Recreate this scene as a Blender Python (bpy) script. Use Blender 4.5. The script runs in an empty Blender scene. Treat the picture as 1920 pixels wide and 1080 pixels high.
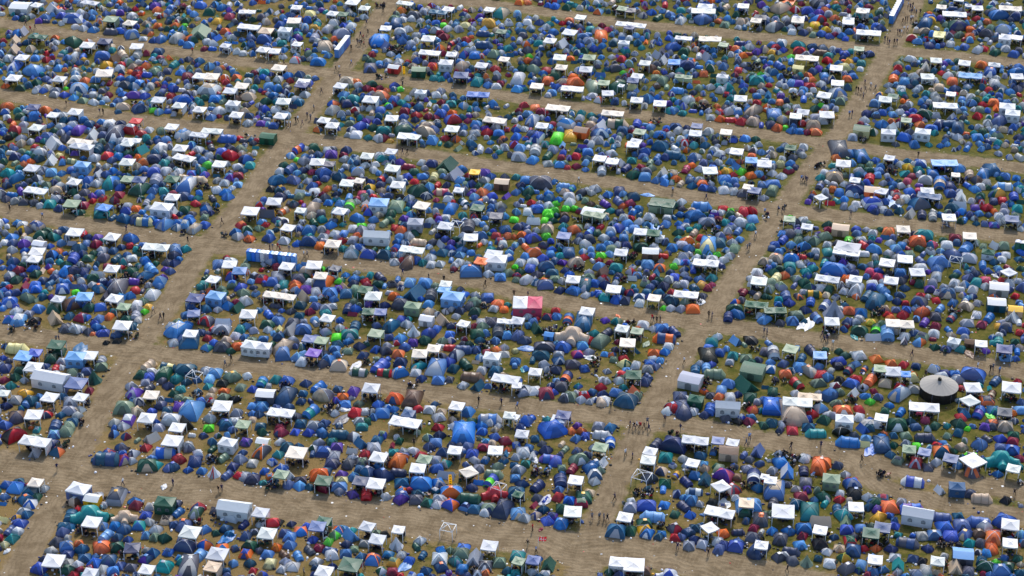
import bpy, bmesh, math, random, re
import numpy as np
from mathutils import Vector
random.seed(7); rng = np.random.default_rng(7)
R = math.radians
scene = bpy.context.scene
col = scene.collection
# ---------------------------------------------------------------- camera, sky, sun, exposure
F_PX, PITCH, CAM_H = 3900.0, R(31.0), 209.0          # focal length in photo pixels, downward pitch, metres above ground
CAM = Vector((0.0, -CAM_H / math.tan(PITCH), CAM_H))
cd = bpy.data.cameras.new('camera'); cam = bpy.data.objects.new('camera', cd); col.objects.link(cam)
cam.location = CAM; cam.rotation_euler = (math.pi / 2 - PITCH, 0, 0)
cd.sensor_width = 36.0; cd.lens = 36.0 * F_PX / 1920.0; cd.clip_start = 1.0; cd.clip_end = 20000.0
scene.camera = cam
SUN_EL, SUN_AZ = R(44), R(12)                         # azimuth from +Y (behind the field) towards +X
world = bpy.data.worlds.new("World"); scene.world = world; world.use_nodes = True
wn = world.node_tree.nodes; wl = world.node_tree.links
sky = wn.new('ShaderNodeTexSky'); sky.sky_type = 'NISHITA'; sky.sun_disc = False
sky.sun_elevation = SUN_EL; sky.sun_rotation = SUN_AZ; sky.dust_density = 2.0
wl.new(sky.outputs[0], wn['Background'].inputs['Color']); wn['Background'].inputs['Strength'].default_value = 0.15
sd = bpy.data.lights.new('sun', 'SUN'); sun = bpy.data.objects.new('sun', sd); col.objects.link(sun)
sd.energy = 2.1; sd.angle = R(3); sd.color = (1.0, 0.95, 0.87)
sdir = Vector((math.sin(SUN_AZ) * math.cos(SUN_EL), math.cos(SUN_AZ) * math.cos(SUN_EL), math.sin(SUN_EL)))
sun.rotation_euler = sdir.to_track_quat('Z', 'Y').to_euler(); sun.location = (0, 0, 300)
scene.view_settings.view_transform = 'Standard'; scene.view_settings.look = 'None'
scene.view_settings.exposure = 0.82; scene.view_settings.gamma = 1.0

def at(px, py, z=0.0):
    """photo pixel -> point on the level z"""
    a, b = (px - 960.0) / F_PX, (540.0 - py) / F_PX
    d = Vector((a, math.cos(PITCH) + b * math.sin(PITCH), -math.sin(PITCH) + b * math.cos(PITCH)))
    t = (z - CAM_H) / d.z
    return CAM + d * t
def to_px(p):
    r = Vector(p) - CAM
    dep = r.y * math.cos(PITCH) - r.z * math.sin(PITCH); up = r.y * math.sin(PITCH) + r.z * math.cos(PITCH)
    return 960 + F_PX * r.x / dep, 540 - F_PX * up / dep
def mpp(px, py):
    """metres per photo pixel, sideways"""
    return (at(px + 5, py) - at(px - 5, py)).length / 10.0

# ---------------------------------------------------------------- materials
def lin(c): return tuple((v / 255 / 12.92 if v <= 10 else ((v / 255 + 0.055) / 1.055) ** 2.4) for v in c)
def node(m, t, **kw):
    n = m.node_tree.nodes.new(t)
    for k, v in kw.items(): setattr(n, k, v)
    return n
def newmat(name):
    m = bpy.data.materials.new(name); m.use_nodes = True
    return m, m.node_tree.nodes['Principled BSDF'], m.node_tree.links
def mixrgb(m, a, b, fac, blend='MIX'):
    n = node(m, 'ShaderNodeMix', data_type='RGBA', blend_type=blend)
    for sock, v in ((n.inputs[6], a), (n.inputs[7], b), (n.inputs[0], fac)):
        if isinstance(v, (int, float)): sock.default_value = v
        elif isinstance(v, tuple): sock.default_value = (*v[:3], 1)
        else: m.node_tree.links.new(v, sock)
    return n.outputs[2]
def noise(m, vec, scale, detail=3, rough=0.55):
    n = node(m, 'ShaderNodeTexNoise'); n.inputs['Scale'].default_value = scale; n.inputs['Detail'].default_value = detail
    n.inputs['Roughness'].default_value = rough
    if vec is not None: m.node_tree.links.new(vec, n.inputs['Vector'])
    return n.outputs['Fac']
def ramp(m, fac, lo, hi):
    n = node(m, 'ShaderNodeMapRange', interpolation_type='SMOOTHSTEP'); n.inputs['From Min'].default_value = lo; n.inputs['From Max'].default_value = hi
    m.node_tree.links.new(fac, n.inputs['Value']); return n.outputs['Result']
def math_n(m, op, a, b=0.0):
    n = node(m, 'ShaderNodeMath', operation=op)
    for s, v in ((n.inputs[0], a), (n.inputs[1], b)):
        if isinstance(v, (int, float)): s.default_value = v
        else: m.node_tree.links.new(v, s)
    return n.outputs[0]

def fabric(name, rough, trans, spec, bump=0.5):
    """thin cloth coloured by the face attribute Col, a little dusty and creased, letting some light through"""
    m, p, L = newmat(name)
    at_ = node(m, 'ShaderNodeAttribute', attribute_name='Col')
    geo = node(m, 'ShaderNodeNewGeometry')
    n1 = noise(m, geo.outputs['Position'], 1.7, 4); n2 = noise(m, geo.outputs['Position'], 0.35, 2)
    c = mixrgb(m, at_.outputs['Color'], (0.30, 0.27, 0.22), math_n(m, 'MULTIPLY', ramp(m, n1, 0.5, 0.85), 0.16))
    c = mixrgb(m, c, (0.5, 0.5, 0.5), math_n(m, 'MULTIPLY', ramp(m, n2, 0.55, 0.8), 0.06))
    L.new(c, p.inputs['Base Color']); p.inputs['Roughness'].default_value = rough; p.inputs['Specular IOR Level'].default_value = spec
    b = node(m, 'ShaderNodeBump'); b.inputs['Strength'].default_value = bump; b.inputs['Distance'].default_value = 0.06
    L.new(noise(m, geo.outputs['Position'], 2.6, 3), b.inputs['Height']); L.new(b.outputs[0], p.inputs['Normal'])
    tr = node(m, 'ShaderNodeBsdfTranslucent'); L.new(c, tr.inputs['Color'])
    mx = node(m, 'ShaderNodeMixShader'); mx.inputs[0].default_value = trans
    L.new(p.outputs[0], mx.inputs[1]); L.new(tr.outputs[0], mx.inputs[2])
    L.new(mx.outputs[0], m.node_tree.nodes['Material Output'].inputs['Surface'])
    return m
M_TENT = fabric('tent_nylon', 0.42, 0.28, 0.5)
M_CANOPY = fabric('canopy_cloth', 0.5, 0.2, 0.4, 0.3)
def solid(name, rough, spec):
    m, p, L = newmat(name)
    at_ = node(m, 'ShaderNodeAttribute', attribute_name='Col'); geo = node(m, 'ShaderNodeNewGeometry')
    c = mixrgb(m, at_.outputs['Color'], (0.2, 0.17, 0.13), math_n(m, 'MULTIPLY', ramp(m, noise(m, geo.outputs['Position'], 3.0), 0.5, 0.8), 0.2))
    L.new(c, p.inputs['Base Color']); p.inputs['Roughness'].default_value = rough; p.inputs['Specular IOR Level'].default_value = spec
    return m
M_SOLID = solid('plastic_and_metal', 0.4, 0.5)
M_CLOTH = solid('clothing_and_skin', 0.85, 0.2)

PAL = {k: np.array(lin(v)) for k, v in dict(
    b=(34, 90, 196), n=(36, 48, 106), s=(100, 160, 218), c=(18, 98, 136), q=(10, 144, 146), w=(208, 212, 216), g=(166, 172, 186), e=(86, 88, 104),
    k=(18, 18, 22), r=(200, 22, 38), m=(146, 18, 58), o=(255, 112, 18), y=(238, 178, 12), l=(96, 232, 36), f=(16, 84, 64), h=(126, 148, 122),
    u=(98, 58, 168), t=(204, 180, 152), p=(200, 64, 102), i=(84, 106, 160), z=(118, 88, 68), v=(226, 216, 148)).items()}
CNAME = dict(b='blue', n='navy', s='light blue', c='teal', q='turquoise', w='white', g='light grey', e='dark grey', k='black', r='red', m='maroon', o='orange',
             y='yellow', l='lime green', f='dark green', h='sage green', u='purple', t='beige', p='pink', i='slate blue', z='brown', v='pale yellow')
def shade_of(c, j=0.12):
    v = PAL[c] * (1 + random.uniform(-j, j))
    if c == 'b': v = np.array(lin(random.choice(((30, 104, 204), (40, 128, 212), (48, 100, 184), (76, 126, 190), (26, 116, 188), (50, 86, 192), (74, 146, 214))))) * (1 + random.uniform(-j, j))
    if c == 'n': v = np.array(lin(random.choice(((34, 58, 118), (46, 78, 130), (50, 62, 98), (36, 84, 130))))) * (1 + random.uniform(-j, j))
    if c == 'c': v = np.array(lin(random.choice(((14, 92, 128), (10, 84, 110), (28, 104, 150))))) * (1 + random.uniform(-j, j))
    if c == 'g': v = np.array(lin(random.choice(((164, 170, 184), (176, 180, 190), (150, 156, 176), (184, 184, 180))))) * (1 + random.uniform(-j, j))
    g = v.mean(); k = random.uniform(0.85, 1.0)
    return np.clip(g + (v - g) * k + np.array([random.uniform(-.01, .01) for _ in range(3)]) * (0.4 + g), 0.004, 0.85)

# ---------------------------------------------------------------- shapes: (verts Nx3, faces list, colour slot per face, smooth)
class Geo:
    def __init__(s): s.v = []; s.f = []; s.c = []; s.sm = []; s.n = 0
    def add(s, v, f, c, smooth=True):
        v = np.asarray(v, float); s.v.append(v); o = s.n
        s.f += [tuple(i + o for i in q) for q in f]
        c = np.asarray(c, float)
        s.c += ([c] * len(f) if c.ndim == 1 else list(c)); s.sm += [smooth] * len(f); s.n += len(v)
    def xform(s, M, t):
        return np.concatenate(s.v) @ np.asarray(M).T + np.asarray(t)
    def merge(s, g, ang=0.0, t=(0, 0, 0), sc=1.0):
        if not g.n: return
        ca, sa = math.cos(ang), math.sin(ang)
        v = g.xform([[ca, -sa, 0], [sa, ca, 0], [0, 0, 1]], (0, 0, 0)) * sc + np.asarray(t)
        s.v.append(v); o = s.n
        s.f += [tuple(i + o for i in q) for q in g.f]; s.c += g.c; s.sm += g.sm; s.n += len(v)
def build(name, g, mat, parent=None, loc=None, rz=0.0):
    me = bpy.data.meshes.new(name)
    v = np.concatenate(g.v) if g.v else np.zeros((0, 3))
    lens = np.fromiter((len(q) for q in g.f), np.int32, len(g.f)); idx = np.fromiter((i for q in g.f for i in q), np.int32, int(lens.sum()))
    me.vertices.add(len(v)); me.vertices.foreach_set('co', v.astype(np.float32).ravel())
    me.loops.add(len(idx)); me.loops.foreach_set('vertex_index', idx)
    me.polygons.add(len(lens)); st = np.zeros(len(lens), np.int32); st[1:] = np.cumsum(lens)[:-1]
    me.polygons.foreach_set('loop_start', st); me.polygons.foreach_set('loop_total', lens)
    me.polygons.foreach_set('use_smooth', np.array(g.sm, bool))
    a = me.attributes.new('Col', 'FLOAT_COLOR', 'FACE')
    a.data.foreach_set('color', np.concatenate([np.array(g.c, np.float32).reshape(-1, 3), np.ones((len(lens), 1), np.float32)], 1).ravel())
    me.update(calc_edges=True); me.materials.append(mat)
    o = bpy.data.objects.new(name, me); col.objects.link(o)
    if parent is not None: o.parent = parent
    if loc is not None: o.location = loc
    o.rotation_euler.z = rz
    return o
def grid_faces(r, c, wrap=False):
    return [(i * (c + 1) + j, i * (c + 1) + j + 1, (i + 1) * (c + 1) + j + 1, (i + 1) * (c + 1) + j) for i in range(r) for j in range(c)]
def box(g, x0, x1, y0, y1, z0, z1, c, smooth=False):
    v = [(x, y, z) for z in (z0, z1) for x, y in ((x0, y0), (x1, y0), (x1, y1), (x0, y1))]
    g.add(v, [(0, 3, 2, 1), (4, 5, 6, 7), (0, 1, 5, 4), (1, 2, 6, 5), (2, 3, 7, 6), (3, 0, 4, 7)], c, smooth)
def tube(g, pts, r, c, n=5):
    P = [Vector(p) for p in pts]; V = []
    for i, p in enumerate(P):
        t = (P[min(i + 1, len(P) - 1)] - P[max(i - 1, 0)]).normalized()
        u = t.cross(Vector((0, 0, 1)) if abs(t.z) < 0.9 else Vector((1, 0, 0))).normalized(); w = t.cross(u)
        V += [tuple(p + (u * math.cos(2 * math.pi * k / n) + w * math.sin(2 * math.pi * k / n)) * r) for k in range(n)]
    f = [(i * n + k, i * n + (k + 1) % n, (i + 1) * n + (k + 1) % n, (i + 1) * n + k) for i in range(len(P) - 1) for k in range(n)]
    f += [tuple(range(n))[::-1], tuple((len(P) - 1) * n + k for k in range(n))]
    g.add(V, f, c)

def dome_point(a, b, H, k, u, ph, off=(0, 0), bulge=0.07, p=1.3, porch=(-1, 0.0)):
    """panel k (0 front, 1 right, 2 back, 3 left) of a crossed pole dome; u across the panel, ph up the pole"""
    cx, cz = np.maximum(np.cos(ph), 0) ** p, np.sin(ph)
    C = [(-1, -1), (1, -1), (1, 1), (-1, 1)]
    x0, y0 = C[k]; x1, y1 = C[(k + 1) % 4]; s = (u + 1) / 2
    bx, by = (1 - s) * x0 + s * x1, (1 - s) * y0 + s * y1
    nx, ny = (x0 + x1) / 2, (y0 + y1) / 2
    bl = bulge * (1 - u * u) * np.sin(2 * ph)
    if k == porch[0]: bl = bl + porch[1] * (1 - np.abs(u)) ** .8 * np.maximum(np.cos(ph), 0) ** 1.5
    x = (bx * cx + nx * bl) * a / 2 + off[0] * cz; y = (by * cx + ny * bl) * b / 2 + off[1] * cz
    return np.stack([x, y, H * cz], -1)
def dome(a, b, H, c1, c2, pat, off, nu=4, nv=5, jit=0.0, p=1.3, porch=(-1, 0.0), bulge=0.03):
    g = Geo()
    u = np.linspace(-1, 1, nu + 1); ph = np.linspace(0, math.pi / 2, nv + 1)
    U, P = np.meshgrid(u, ph)
    for k in range(4):
        v = dome_point(a, b, H, k, U, P, off, bulge + random.uniform(-.05, .04), p, porch)
        n = rng.normal(0, jit, v.shape) * a; n[0, :, 2] = 0; n[-1] = 0; n[:, 0] = 0; n[:, -1] = 0
        v = (v + n).reshape(-1, 3)
        fs = grid_faces(nv, nu); fs = [f if i < nu * (nv - 1) else (f[0], f[1], f[2]) for i, f in enumerate(fs)]
        if pat == 1: c = c2 if k in (0, 2) else c1
        elif pat == 2: c = c2 if k == 0 else c1
        elif pat == 3: c = c2 if k in (1, 3) else c1
        elif pat == 4: c = np.array([c2 if i >= nu * (nv - 2) else c1 for i in range(len(fs))])      # coloured crown
        elif pat == 5: c = np.array([c2 if i < nu * 2 else c1 for i in range(len(fs))])              # coloured skirt
        else: c = c1
        g.add(v, fs, c)
    return g
def dome_door(a, b, H, k, c, off, p=1.3, porch=(-1, 0.0), bulge=0.03):
    g = Geo(); U, P = np.meshgrid(np.linspace(-1, 1, 5), np.linspace(0.03, 0.92, 4))
    V = dome_point(a * 1.02 + .05, b * 1.02 + .05, H, k, U * 0.55 * (1 - P * 0.55), P, off, bulge + .05, p, porch)
    V[..., 2] += 0.015; g.add(V.reshape(-1, 3), grid_faces(3, 4), c); return g
def dome_pole(a, b, H, d, c, off, r=0.045, p=1.3, n=13):
    g = Geo(); pts = []
    for ph in np.linspace(0, math.pi, n):
        q = abs(ph if ph <= math.pi / 2 else math.pi - ph); s = 1 if ph <= math.pi / 2 else -1
        cx, cz = max(math.cos(q), 0) ** p, math.sin(q)
        pts.append((s * cx * a / 2 + off[0] * cz, d * s * cx * b / 2 + off[1] * cz, H * cz + 0.01))
    tube(g, pts, r, c, 4 if n > 9 else 3); return g
def tunnel(L, W, H, c1, c2, hoops=3, jit=0.01, porch=0.28):
    g = Geo(); th = np.linspace(0, math.pi, 10); rows = []
    xs, sc = [], []
    n = hoops
    xs.append(-L / 2); sc.append(0.10)
    for i in range(n):
        x = -L / 2 + L * porch * .8 + (L * (1 - porch * 1.2)) * i / (n - 1)
        s = 1.0 - 0.10 * (i / (n - 1))
        if i: xs.append(x - (L * (1 - porch * 1.2)) / (n - 1) / 2); sc.append(0.93 * s)
        xs.append(x); sc.append(s)
    xs.append(L / 2); sc.append(0.45)
    for x, s in zip(xs, sc):
        w = W / 2 * (0.55 + 0.45 * s if s < .9 else s)
        r = np.stack([np.full_like(th, x), -np.cos(th) * w, np.sin(th) ** 0.92 * H * s], -1)
        r[1:-1] += rng.normal(0, jit, (len(th) - 2, 3)) * W; rows.append(r)
    m = len(th) - 1
    for i in range(len(xs) - 1):
        two = (i in (0, len(xs) - 2)) if n == 2 else ((i - 1) // 2 % 2 == 1 or i == 0)
        g.add(np.concatenate([rows[i], rows[i + 1]]), grid_faces(1, m), c2 if two else c1)
    e = rows[-1]; g.add(np.concatenate([e, [[L / 2, 0, 0]]]), [(j, j + 1, m + 1) for j in range(m)], c2 * 0.9, False)
    return g
def tunnel_door(L, W, H, c):
    g = Geo(); t = np.linspace(0, math.pi, 9)
    v = [(L / 2 + 0.03 - 0.02, 0, 0.02)] + [(L / 2 + 0.03, -math.cos(x) * W * 0.26, 0.02 + math.sin(x) * H * 0.38) for x in t]
    g.add(v, [(0, i + 1, i + 2) for i in range(8)], c, False); return g
def hoop(x, W, H, s, c):
    g = Geo(); tube(g, [(x, -math.cos(t) * W / 2 * s, abs(math.sin(t)) ** 0.92 * H * s + .012) for t in np.linspace(0, math.pi, 11)], 0.04, c, 4); return g
def ridge(L, W, H, c1, c2):
    """A-frame: ridge along x, a little slack"""
    g = Geo(); n = 5; xs = np.linspace(-.5, .5, n)
    top = np.array([(x * L * .82, 0, H * (1 - .09 * (1 - (2 * x) ** 2))) for x in xs])
    for s in (-1, 1):
        mid = np.array([(x * L * .92, s * W * .24, H * .47 * (1 - .05 * (1 - (2 * x) ** 2))) for x in xs]); low = np.array([(x * L, s * W / 2, 0.02) for x in xs])
        g.add(np.concatenate([low, mid, top]), grid_faces(2, n - 1), c1 if s < 0 else c2)
    for i in (0, n - 1):
        x = xs[i]; g.add([(x * L, -W / 2, .02), (x * L, W / 2, .02), (x * L * .92, W * .24, H * .47), (x * L * .82, 0, H), (x * L * .92, -W * .24, H * .47)], [(0, 1, 2, 3, 4)], c2 * .95, False)
    return g
def tepee(W, H, c1, c2, n=8):
    g = Geo(); prof = [(1, 0), (.6, .3), (.28, .65), (.05, .97), (.0, 1.0)]
    for k in range(n):
        a0, a1 = 2 * math.pi * (k + .5) / n, 2 * math.pi * (k + 1.5) / n
        v = [(W / 2 * r * math.cos(a), W / 2 * r * math.sin(a), H * z) for r, z in prof for a in (a0, a1)]
        g.add(v, grid_faces(4, 1), c2 if k == n - 3 else c1, False)
    return g
def roof_unit(g, x0, x1, y0, y1, z, h, c, val=0.22, sag=0.06):
    cx, cy = (x0 + x1) / 2, (y0 + y1) / 2
    C = [(x0, y0), (x1, y0), (x1, y1), (x0, y1)]
    for k in range(4):
        p, q = C[k], C[(k + 1) % 4]; v = []
        for i in range(4):
            t = i / 3
            for j in range(4):
                s = j / 3; bx, by = p[0] + (q[0] - p[0]) * s, p[1] + (q[1] - p[1]) * s
                v.append((bx + (cx - bx) * t, by + (cy - by) * t, z + h * t - (sag + random.uniform(0, .06)) * math.sin(math.pi * t) - .07 * math.sin(math.pi * s) * (1 - t) + random.uniform(-.015, .015)))
        fs = grid_faces(3, 3); fs = [f if i < 6 else f[:3] for i, f in enumerate(fs)]
        g.add(v, fs, c)
        b = v[:4]; g.add(b + [(x, y, zz - val) for x, y, zz in b], grid_faces(1, 3), c, False)
def arch_patch(g, P, c, w=0.8, h=1.1, out=0.02):
    """an arched window in the wall plane; P(s, z) gives a point"""
    v = [P(s * w / 2, z) for s, z in [(-1, 0), (1, 0), (1, h * .6)] + [(math.cos(t), h * .6 + h * .4 * math.sin(t)) for t in np.linspace(.5, math.pi - .5, 5)] + [(-1, h * .6)]]
    g.add(v, [tuple(range(len(v)))], c, False)
# ---------------------------------------------------------------- survey of the photo: kind, x, y, width (quarter pixels of each of 4 x 4 fields), colours, direction
DATA = {}
DATA[0, 3] = """
d90 98 175rk G220 150 250w d255 85 100h d385 130 95n d400 55 90si d540 38 110h c485 125 120 d425 205 115co a230 235 110g n430 295 t680 240 130c1
t775 303 225nc0 d795 165 50r d815 215 110bm d910 260 125mu d905 160 100en d990 210 100gn d1090 155 85r t1220 205 190bg0 d1335 250 110r d1125 245 90b
d1165 293 100q d1078 340 150f d1285 305 110n d1238 345 85i d1395 338 75b d1455 262 95n d1405 155 110g d1480 195 80g a1130 100 120g g1280 108 160w
t1590 165 90f1 w1705 175 145w d1840 110 90un t1570 235 95n3 t1670 240 110h1 d1800 248 105g d1890 270 80g d1745 300 90n d1495 353 80b p1580 390 110wr
t1680 408 110i1 d1790 362 90r d1810 405 80g d1865 430 110n d1895 355 60b c1580 250 120 n925 400 n1300 405 n1640 460 n1665 445 x1225 435 50w
d55 415 100b d160 385 95c d155 420 80uq d230 385 50r g290 410 120w d390 460 75w d105 470 120b d30 520 80b d215 510 120c d185 558 125c d325 535 85f
d285 578 100wb d165 640 100w d240 655 100c d120 675 80yn t65 790 115i1 d200 730 105b d168 792 95w d97 848 105q d25 880 75v a20 690 90v x45 920 60w c95 520 70
w605 512 185wi h690 580 135yw d755 480 75g d880 520 140eg d1025 530 110b d1010 595 105m d1120 590 80g w1235 632 155f d1335 545 90n t1330 652 115b1
d1495 595 115ri d1465 650 110hf c1480 690 80 W1780 640 260w d1620 590 70e c1640 670 120 d520 570 110tz d575 620 85r t455 690 120c2 f660 695 270q
f925 690 190t g675 715 150w c650 770 170 d420 742 95c d515 755 95c d465 795 105i d855 740 85b d920 775 100n d1090 655 85b d1110 710 85g d1038 742 95bq
d1240 695 90tk d1375 750 120i d1300 730 80n d1530 775 100b d1690 770 100n t1825 740 100n1 d1740 690 120w d1165 775 100w t785 835 140s1 d870 835 90n
g1415 800 170w d1225 840 110f x1700 850 150b d1530 900 115bo d1660 910 100bo d1840 825 90n d415 870 105e d485 905 115b d375 935 105g d600 930 110c
d625 985 100c d500 955 90n d755 912 135o d870 915 120f g980 900 120n c970 950 150 d1140 950 100c d1255 935 85bn d1380 915 160n d1345 970 70b t1480 1000 165s1
d1760 905 70n d1870 905 120f d1840 960 105bo d1870 1025 90c g385 1010 165w d325 990 80n d495 1020 90g d575 1030 90w d710 960 65s d700 1030 110b d760 1065 80g
d805 1010 110n d895 1040 80i d975 1055 90e d1085 1000 110nu d1225 1065 130q d265 1078 125b d490 1085 120f d595 1080 90m g1090 1065 130w d840 1085 100b
d1370 1010 110q d1400 1085 140eg g1620 960 170w g1585 1050 140t d1895 1070 60r g665 1090 120w n1080 560 n770 600 n510 565 c830 540 90
"""
DATA[1, 3] = """
d45 40 90f d185 45 110m d290 30 75b d390 40 90b d490 50 100b t615 60 160c0 d725 80 105ew a785 135 110c d900 110 100c d1375 70 100n d1345 112 90b d1300 152 90n
d1555 88 165b d1690 30 80b d1680 70 50h d1725 90 55b d1795 75 85b d1870 110 100m d1705 150 95m d1885 160 65o h50 135 110vw d175 105 80w d225 150 95c g295 200 170wi
c310 250 170 d35 210 130eo d165 205 90q d470 120 95g d570 120 95qf d600 155 90u d500 195 110bn d580 220 90g d560 280 100n a720 170 90g d880 170 110g d1030 180 75q
d1105 178 80w d1180 175 85w d815 200 90r d725 225 80g g915 225 150w c920 270 170 d790 260 100he d695 285 105e d1235 215 90r d1100 230 90ei d1065 290 145o d775 310 80c
d840 350 120ic d910 290 80b t1060 345 140n0 g1210 302 130w g1260 235 130h d1340 240 90g d1400 190 100n g1490 165 120w d1515 210 90e d1585 150 95i d1620 200 95b
g1795 165 120w c1785 205 140 d1640 250 90g d1670 305 80g g1595 340 155w1 c1580 380 130 d1815 300 90h t1785 365 150h0 d1420 275 95gq d1360 310 90b a1425 365 140g
d1235 445 160b d1365 425 110bg t1765 430 150bl1 d1620 455 90n d1500 440 70h d60 325 70b d180 320 110b a250 370 90w d330 400 95e d470 375 140o d525 330 80n
d640 355 95u d725 375 90b g780 400 130n g895 425 150w d950 390 160n d1090 425 110c g155 385 130h c140 440 130 d235 450 100i d25 445 60q d100 440 80c d315 470 100b
d395 445 80c g487 430 140f d490 480 140m d620 450 115b d620 495 85g d640 400 90v d708 545 95u t810 560 100r2 d958 558 82w d1065 595 115u d1185 575 95e d1260 612 100fq
d1358 590 95w d1370 540 100g d1440 632 130bo d1100 530 110b d1210 500 95c d1145 470 70m d1090 480 90bo d1345 475 85wc d1465 500 160bo t1590 560 195f0 d1575 610 115nb
d1615 660 100c d1700 680 85w d1745 625 110h d1835 705 160n f1785 510 190r d1900 500 60c c1850 560 100 c1270 480 70 F1820 510 110w
g55 600 135w d185 670 85k d120 720 105r d30 720 70w d280 690 70n d385 710 85b g505 690 130f g455 745 135i c490 790 100 d330 780 100bo d215 800 90n d250 830 100b
g75 800 150w c80 850 120 d615 775 90bo d660 740 80s d735 745 70q g830 745 135w d905 770 75h d980 775 80k g1075 740 105w c1070 790 100 p1050 890 115w d1230 850 95w
g1755 880 140w F1440 825 120w d1570 885 110b d1540 955 110h d1385 915 75b d1455 920 80h t1250 965 95c1 d590 815 90hl d540 860 80l d425 840 80b d465 905 85m
t395 935 110e3 t550 930 120n0 t205 965 100z3 d80 960 100b t310 980 115b3 d25 920 70e d250 890 100b g905 840 140w c900 880 130 a705 840 130s d815 870 90g
d670 950 90b d675 880 90n d735 910 70h d565 970 105w d780 990 100c d990 955 90c d1090 950 75w d870 1010 115bo d100 1030 100v d215 1010 90g d275 1050 95w d190 1065 80w
d450 1020 105w g700 1050 190f g505 1085 150w d940 1080 90wf a1640 1015 150g d1825 1020 95h d1720 1050 110e d1495 1015 110q d1375 1000 110w d1545 1065 95b
d1390 1060 110n d1275 1075 90n x1120 1060 140b d1145 1000 90b d1030 1020 100hy d1020 1080 80m c1630 1050 60 d1890 1080 90c d1720 1085 70o n1185 105 n360 1075 n560 985 n815 1030
"""
DATA[2, 3] = """
g75 40 115w d310 55 215b d445 25 80o d520 25 80o d480 85 85b d550 60 70b t680 70 150g0 g665 150 135h t780 130 90bw2 t690 80 70nw1 d225 120 75e d120 150 85b x155 50 40q
d85 190 100w d30 220 75g t400 165 85h1 d255 180 105n d490 175 80ei d560 215 95n a155 220 75w d15 270 60c d100 270 75fq t280 245 160bu0 d325 255 95b d505 265 150h
d625 290 110s a720 290 100w d590 325 120b d375 295 65h d695 335 85h t455 330 120m1 t365 420 115n2 d650 370 110nw d625 410 90w d50 330 110g d25 380 75b d75 430 105n
c210 330 170 x165 240 90w g480 395 130w c470 440 110 t195 465 140n1 d350 470 85b d345 530 95r d428 550 90b d605 495 90t d555 540 110f d30 505 125c d190 530 90e
x255 560 125g g45 490 100f d235 620 90c d375 610 90f d520 570 95mh g458 635 145w c440 690 120 d300 670 90nu d175 665 95tn d45 660 110s d80 728 100w d262 722 105b
d350 772 115b x525 690 40b x215 750 40m n155 745 n600 660 n655 660 n688 665 n715 670 n770 515 n850 180 n903 205 n118 865 N180 910
c1210 60 130 t1075 145 135n1 G1380 95 215w x1220 75 70l g1550 90 110i g1660 105 115w h1630 230 160tz g1040 175 125w g1025 240 130w d1225 175 215n d1420 215 95c
d1035 395 120e d1125 332 95nt t1235 360 90yb1 d1155 240 110q g1360 265 125w c1360 300 110 d1445 265 60b d1450 310 80t d1540 290 75f d1370 365 90b a1450 410 120c
d1595 390 160up d1555 320 95h d1690 375 80z c1650 300 100 d1150 425 90f t1310 425 120n3 t1370 485 135nw0 F975 440 150w c990 490 150 c1760 430 80 d1785 240 80e a1850 200 120i
d1860 270 75n d1765 310 85g t1820 395 120nw2 g1900 355 80w d1850 460 100c g1575 450 160w1 d1660 485 125re d1505 565 90k x1600 590 100w d1345 555 100b d1145 580 92b d1010 600 140b
d900 550 70w d890 610 110g c850 570 50 t1290 610 125n3 d1225 650 85f t1055 690 195s0 g850 675 135w c860 720 110 d995 725 110f d1340 660 90b x1435 635 45b G1565 650 245w c1570 680 200
g1765 565 130t d1780 610 180b d1755 655 105f d1895 640 60h d1870 710 120eo t1700 780 105n0 d1585 795 95o g1490 760 145w1 d1815 760 85m d1800 835 100e c1880 800 60
d800 765 100m d780 850 155c d885 825 110f d995 782 115y d1010 852 110b d1090 865 80c d1118 810 60b c1100 720 60 d1225 775 115er d1325 795 100ng d1375 755 85c d1270 825 85i
d1212 868 90r d1355 885 85n d1430 870 75n d1310 928 90g d1410 925 95g d1545 860 90w d1575 915 90n d1700 875 110b d1540 965 100i d1670 945 125b g1870 895 120w d1845 1003 180n
n1240 885 n1470 930 d60 935 115q d210 955 80b g50 1000 115h g160 995 120i a275 1055 130f c100 1040 180 d25 1090 80q d150 1085 80w d250 1090 70w d615 1085 40i
g790 1005 130w g920 1045 170w d740 1085 90f x910 1085 210t h790 1070 110gw d1000 1075 80z f1205 1095 200wb n1755 105 n1780 60
"""
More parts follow.
